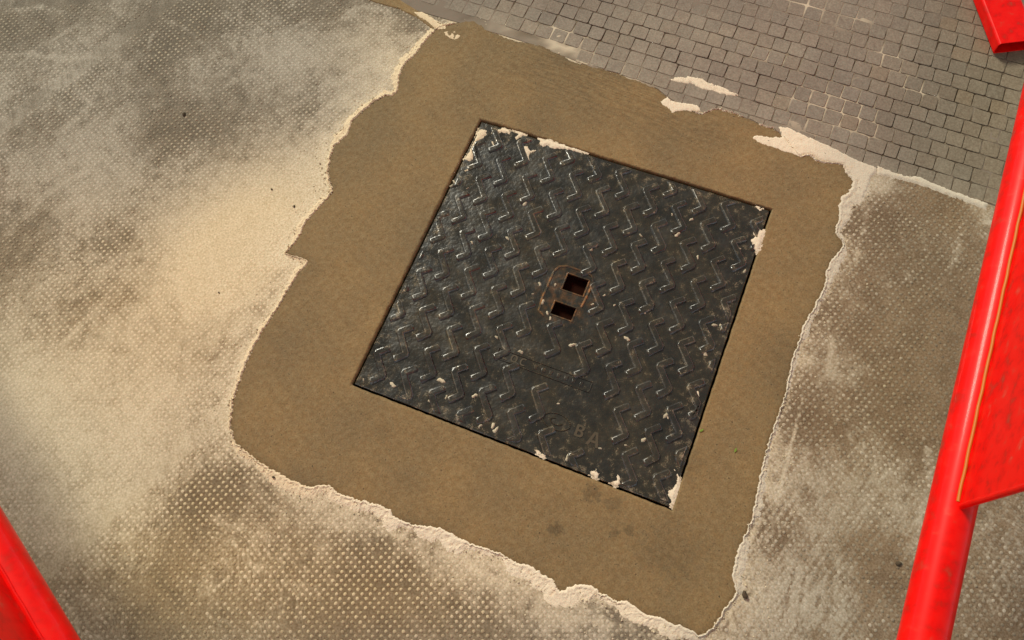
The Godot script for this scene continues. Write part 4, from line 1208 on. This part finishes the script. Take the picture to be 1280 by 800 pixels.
	for i in range(-14, 15):
		for j in range(-9, 10):
			var c := Vector2(LATTICE[0] + i * LATTICE[2] + j * LATTICE[4], LATTICE[1] + i * LATTICE[3] + j * LATTICE[5])
			if absf(c.x) > 0.31 or absf(c.y) > 0.31: continue
			if absf(c.x) < 0.052 and c.y > -0.082 and c.y < 0.075: continue
			if c.x > -0.098 and c.x < 0.118 and c.y > 0.126 and c.y < 0.178: continue
			if c.x > 0.030 and c.x < 0.155 and c.y > 0.213 and c.y < 0.256: continue
			var shape: PackedVector2Array = shapes[rng.randi() % 4]
			var placed := PackedVector2Array()
			for p in shape: placed.append(p + c)
			var bits := Geometry2D.intersect_polygons(placed, field_box)
			if bits.is_empty(): continue
			for bit in bits:
				if absf(shoelace(bit)) < 0.0001: continue
				var clean := PackedVector2Array()
				for p in bit:
					if clean.is_empty() or clean[clean.size() - 1].distance_to(p) > 0.0007: clean.append(p)
				if clean.size() > 3 and clean[0].distance_to(clean[clean.size() - 1]) < 0.0007: clean.remove_at(clean.size() - 1)
				var wear := rng.randf_range(0.0, 1.0) + (1.8 if rng.randf() < 0.22 else 0.0)
				# the far left part is filled with dirt, so its bars stand out less
				var sunk := smoothstep(0.05, -0.30, c.x + c.y * 0.7 + 0.08) * 0.0011
				var y := 0.0046 - sunk - wear * 0.0006
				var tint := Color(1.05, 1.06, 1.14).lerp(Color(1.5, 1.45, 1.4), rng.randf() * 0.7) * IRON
				var bb := Buf.new()
				var bright := 2.2 + 6.0 * pow(rng.randf(), 3.0)  # glints painted into the shoulder rings, along with pale worn, dusty edges
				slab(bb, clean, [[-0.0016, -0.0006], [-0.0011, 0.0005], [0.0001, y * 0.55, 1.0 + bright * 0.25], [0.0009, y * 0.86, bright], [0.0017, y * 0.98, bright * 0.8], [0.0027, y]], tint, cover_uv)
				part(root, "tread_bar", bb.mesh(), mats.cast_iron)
				count += 1
	print("tread bars ", count)

	# the sunk name strip with worn letters, and the oval mark with letters beside it
	var pl := Buf.new()
	var px0 := -0.079
	var px1 := 0.104
	var pz0 := 0.1405
	var pz1 := 0.1625
	for r in [[px0, pz0, px1, pz0 + 0.0022], [px0, pz1 - 0.0022, px1, pz1], [px0, pz0 + 0.0022, px0 + 0.0022, pz1 - 0.0022], [px1 - 0.0022, pz0 + 0.0022, px1, pz1 - 0.0022]]:
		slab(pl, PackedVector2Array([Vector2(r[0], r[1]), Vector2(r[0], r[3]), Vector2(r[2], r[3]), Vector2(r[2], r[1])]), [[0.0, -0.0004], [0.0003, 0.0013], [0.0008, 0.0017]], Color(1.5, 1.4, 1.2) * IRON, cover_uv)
	part(root, "name_strip", pl.mesh(), mats.cast_iron)
	var letters := "LOC"
	for k in letters.length(): raised_letter(root, letters[k], Vector2(-0.062 + k * 0.017, 0.1515), 0.0145, 0.0)
	# the rest of the word is worn down to stumps
	for k in 7:
		var sb := Buf.new()
		var c := Vector2(-0.002 + k * 0.0145, 0.1515)
		var w := 0.0030 + 0.0016 * rng.randf()
		var poly := PackedVector2Array([c + Vector2(-w, -0.004), c + Vector2(-w * 0.8, 0.0045), c + Vector2(w, 0.004), c + Vector2(w * 0.9, -0.0045)])
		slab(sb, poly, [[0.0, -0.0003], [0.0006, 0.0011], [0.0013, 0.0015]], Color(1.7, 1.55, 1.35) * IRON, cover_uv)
		part(root, "worn_letter", sb.mesh(), mats.cast_iron)
	var oval := Buf.new()
	var oc := Vector2(0.068, 0.232)
	for band in [[0.027, 0.0155, 0.0017], [0.0125, 0.0065, 0.0014]]:
		var outer := []
		for s in 28:
			var t := TAU * s / 28
			outer.append([t, band[0], band[1]])
		for s in 28:
			var t0 := TAU * s / 28
			var t1 := TAU * (s + 1) / 28
			if band[0] < 0.02 and s > 19: continue
			var p0 := oc + Vector2(cos(t0) * band[0], sin(t0) * band[1])
			var p1 := oc + Vector2(cos(t1) * band[0], sin(t1) * band[1])
			var k0: float = 1.0 - band[2] * 1.2 / band[1]
			var q0 := oc + (p0 - oc) * k0
			var q1 := oc + (p1 - oc) * k0
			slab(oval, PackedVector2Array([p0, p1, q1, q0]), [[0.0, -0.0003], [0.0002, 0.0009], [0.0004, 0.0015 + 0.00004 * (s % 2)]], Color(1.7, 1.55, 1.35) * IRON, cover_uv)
	part(root, "oval_emblem", oval.mesh(), mats.cast_iron)
	raised_letter(root, "B", Vector2(0.112, 0.2335), 0.022, 0.0)
	raised_letter(root, "A", Vector2(0.141, 0.2385), 0.026, 0.0)

	# plaster splashes
	for list in COVER_SMEARS:
		part(root, "plaster_splash", smear_mesh(pts2(list), 0.0016, false, -0.0004, 0.0014), mats.plaster)
	for k in range(0, COVER_SPECKS.size(), 3):
		var c := Vector2(COVER_SPECKS[k], COVER_SPECKS[k + 1])
		var r: float = COVER_SPECKS[k + 2] * 0.92
		var poly := PackedVector2Array()
		var lean := rng.randf() * TAU
		for s in 9:
			var t := TAU * s / 9
			var rr := r * rng.randf_range(0.6, 1.25) * (1.0 + 0.45 * cos(2.0 * (t - lean)))
			poly.append(c + Vector2(cos(t), sin(t)) * rr)
		var sb := Buf.new()
		slab(sb, poly, [[0.0, -0.0004], [r * 0.15, 0.0010], [r * 0.45, 0.0019]], srgb(0.84, 0.79, 0.68) * rng.randf_range(0.65, 1.1))
		part(root, "plaster_speck", sb.mesh(), mats.plaster)

func raised_letter(root: Node3D, letter: String, at: Vector2, tall: float, turn: float) -> void:
	var t := TextMesh.new()
	var font := SystemFont.new()
	font.font_names = PackedStringArray(["Droid Sans"])
	font.font_weight = 700
	t.font = font
	t.text = letter
	t.font_size = 64
	t.pixel_size = tall / 46.0
	t.depth = 0.0012
	t.curve_step = 2.0
	var o := part(root, "letter", t, mats.iron_letter if mats.has("iron_letter") else make_material("iron_letter", Color(0.33, 0.29, 0.225), 0.4, 0.5))
	o.rotation = Vector3(-PI / 2, turn, 0)
	o.position = Vector3(at.x, 0.0004, at.y)

func build_barriers() -> void:
	barrier("red_barrier", Vector3(0.602, 0, 0), PI / 2, -0.23, 1.16, -1.05, 1.20, 0.38, "red tubular steel barrier standing to the right of the mortar patch")
	# the left one runs across the near left corner
	var a := Vector2(-0.5553, 0.6901)
	var b := Vector2(-0.3616, 0.7878)
	var d := (b - a).normalized()
	var n := Vector2(-d.y, d.x)
	var c := (a + b) * 0.5 + n * 0.0275
	barrier("red_barrier", Vector3(c.x, 0, c.y), -d.angle() + PI, -0.62, 0.78, -0.75, 0.92, 0.38, "red tubular steel barrier at the near left corner, beside the studded tiles", false)
	# the open box beam lying on the small tiles
	var corner := Vector2(0.617, -0.798)
	var along := Vector2(-0.46, -0.888)
	var root := base("red_beam", Vector3(corner.x, 0.0017, corner.y), -along.angle())
	tag(root, "red steel box beam with an open end lying on the small mosaic tiles", "beam")
	var bb := Buf.new()
	var w := 0.078
	var h := 0.030
	var l := 0.30
	var t := 0.002
	# local x runs away along the beam, local z to the left of it; the body lies on z < 0 ... see below
	var ring := []
	var r := 0.006
	for corner_k in 4:
		var cc: Vector2 = [Vector2(r, r), Vector2(w - r, r), Vector2(w - r, h - r), Vector2(r, h - r)][corner_k]
		for s in 5:
			var q := PI + corner_k * PI / 2 + s * PI / 8
			ring.append(cc + Vector2(cos(q), sin(q)) * r)
	var n_ring := ring.size()
	for shell in 2:
		for x in [0.0, l]:
			for p in ring:
				var q: Vector2 = p
				if shell == 1: q = Vector2(w, h) * 0.5 + (p - Vector2(w, h) * 0.5) * Vector2((w - 2 * t) / w, (h - 2 * t) / h)
				bb.add(Vector3(x, q.y, q.x))
	for s in n_ring:
		var s2 := (s + 1) % n_ring
		bb.quad(s, s + n_ring, s2 + n_ring, s2)
		var i := 2 * n_ring
		bb.quad(i + s2, i + s2 + n_ring, i + s + n_ring, i + s)
	for s in n_ring:
		var s2 := (s + 1) % n_ring
		bb.face([bb.v[s], bb.v[s2], bb.v[2 * n_ring + s2], bb.v[2 * n_ring + s]])
	part(root, "box_section", bb.mesh(), mats.red_paint)
	var lin := Buf.new()  # near-black sheet added to stand for the shade inside the open end
	lin.face([Vector3(0.03, t, t), Vector3(0.03, h - t, t), Vector3(0.03, h - t, w - t), Vector3(0.03, t, w - t)])
	part(root, "shade_sheet", lin.mesh(), mats.dark_inside)

# a rail along local x with a sheet panel standing on it, posts and feet; local z points to the viewer's side
func barrier(called: String, at: Vector3, turn: float, panel_from: float, panel_to: float, from: float, to: float, tall: float, label: String, bare_weld := true) -> void:
	var root := base(called, at, turn)
	tag(root, label, "barrier", "red barriers round the manhole")
	var y := 0.33
	var r := 0.0275
	var rail := Buf.new()
	tube(rail, [Vector3(from, y, 0), Vector3((from + to) * 0.5, y, 0), Vector3(to, y, 0)], r, 40)
	part(root, "bottom_rail", rail.mesh(), mats.red_paint)
	var rail2 := Buf.new()
	tube(rail2, [Vector3(from, y + tall, 0), Vector3(to, y + tall, 0)], r, 32)
	part(root, "top_rail", rail2.mesh(), mats.red_paint)
	# the sheet, with a folded near edge
	var pb := Buf.new()
	pb.box(Vector3(panel_from, y + r * 0.86, -0.0022), Vector3(panel_to, y + tall - r * 0.8, 0.0022))
	part(root, "panel", pb.mesh(), mats.red_paint)
	for x in [panel_from, panel_to]:
		var eb := Buf.new()
		tube(eb, [Vector3(x, y + r, 0), Vector3(x, y + tall - r, 0)], 0.0040, 12)
		part(root, "panel_edge", eb.mesh(), mats.red_paint)
	for s in [1, -1]:
		var wb := Buf.new()
		var line := []
		var n := 120
		for k in n + 1:
			var x := lerpf(panel_from + 0.004, panel_to - 0.004, float(k) / n)
			line.append(Vector3(x, y + r * 0.97 + 0.0003 * sin(k * 2.1), s * (0.0050 + 0.0003 * sin(k * 1.3))))
		tube(wb, line, 0.0022, 8)
		part(root, "weld_bead", wb.mesh(), mats.weld if bare_weld else mats.red_paint)
	for x in [from + 0.0, to]:
		var pbuf := Buf.new()
		tube(pbuf, [Vector3(x, 0.03, 0), Vector3(x, y + tall + 0.03, 0)], 0.024, 24)
		part(root, "post", pbuf.mesh(), mats.red_paint)
		var foot := Buf.new()
		foot.box(Vector3(x - 0.025, 0.0, -0.16), Vector3(x + 0.025, 0.035, 0.16))
		part(root, "foot", foot.mesh(), mats.red_paint)

func build_scraps() -> void:
	var spots := [[-0.907, -0.104, 0.0060, "dark oval pebble on the studded tiles, farthest left of the pebbles"], [-0.640, -0.008, 0.0030, "tiny dark pebble on the cream dust, second nearest the left edge of the mortar"], [-0.578, 0.011, 0.0032, "tiny dark pebble on the cream dust closest to the left edge of the mortar"], [-0.629, 0.23, 0.0026, "tiny dark pebble on the cream dust left of the pointed plaster notch"], [-0.358, 0.505, 0.0036, "dark pebble in the plaster rim at the near left of the mortar"], [0.453, 0.388, 0.0070, "dark flat pebble in the plaster rim at the near right of the mortar"], [0.666, 0.25, 0.0065, "dark pebble on the studded floor beside the right barrier"]]
	for s in spots:
		var b := Buf.new()
		var poly := PackedVector2Array()
		for k in 9:
			var t := TAU * k / 9
			poly.append(Vector2(cos(t) * 1.25, sin(t) * 0.85).rotated(s[0] * 9.0) * s[2] * 0.75 * rng.randf_range(0.8, 1.15))
		slab(b, poly, [[0.0, 0.0], [s[2] * 0.1, s[2] * 0.35], [s[2] * 0.5, s[2] * 0.6]])
		var o := part(self, "pebble", b.mesh(), mats.pebble)
		o.position = Vector3(s[0], 0.0004 if s[0] < -0.4 or s[0] > 0.5 else 0.0030, s[1])
		tag(o, s[3], "pebble", "dark pebbles scattered on the floor")
	var leaves := [[0.308, 0.156, 0.9, 0.0085, "green leaf scrap in the gap at the right edge of the manhole cover"], [0.372, 0.168, 1.5, 0.0085, "pale green leaf scrap lying on the mortar right of the manhole cover"]]
	for l in leaves:
		var b := Buf.new()
		var n := 8
		for k in n + 1:
			var t := float(k) / n
			var w: float = l[3] * 0.22 * sin(PI * (0.06 + 0.9 * t))
			var x: float = lerpf(-0.5, 0.5, t) * l[3]
			b.add(Vector3(x, 0.0012 * t * t, -w))
			b.add(Vector3(x, 0.0006 + 0.0012 * t * t, 0))
			b.add(Vector3(x, 0.0012 * t * t, w))
		for k in n:
			for h in 2:
				var a := k * 3 + h
				b.quad(a, a + 1, a + 4, a + 3)
		var o := part(self, "leaf_scrap", b.mesh(), mats.leaf)
		o.position = Vector3(l[0], 0.0034, l[1])
		o.rotation.y = l[2]
		tag(o, l[4], "leaf")
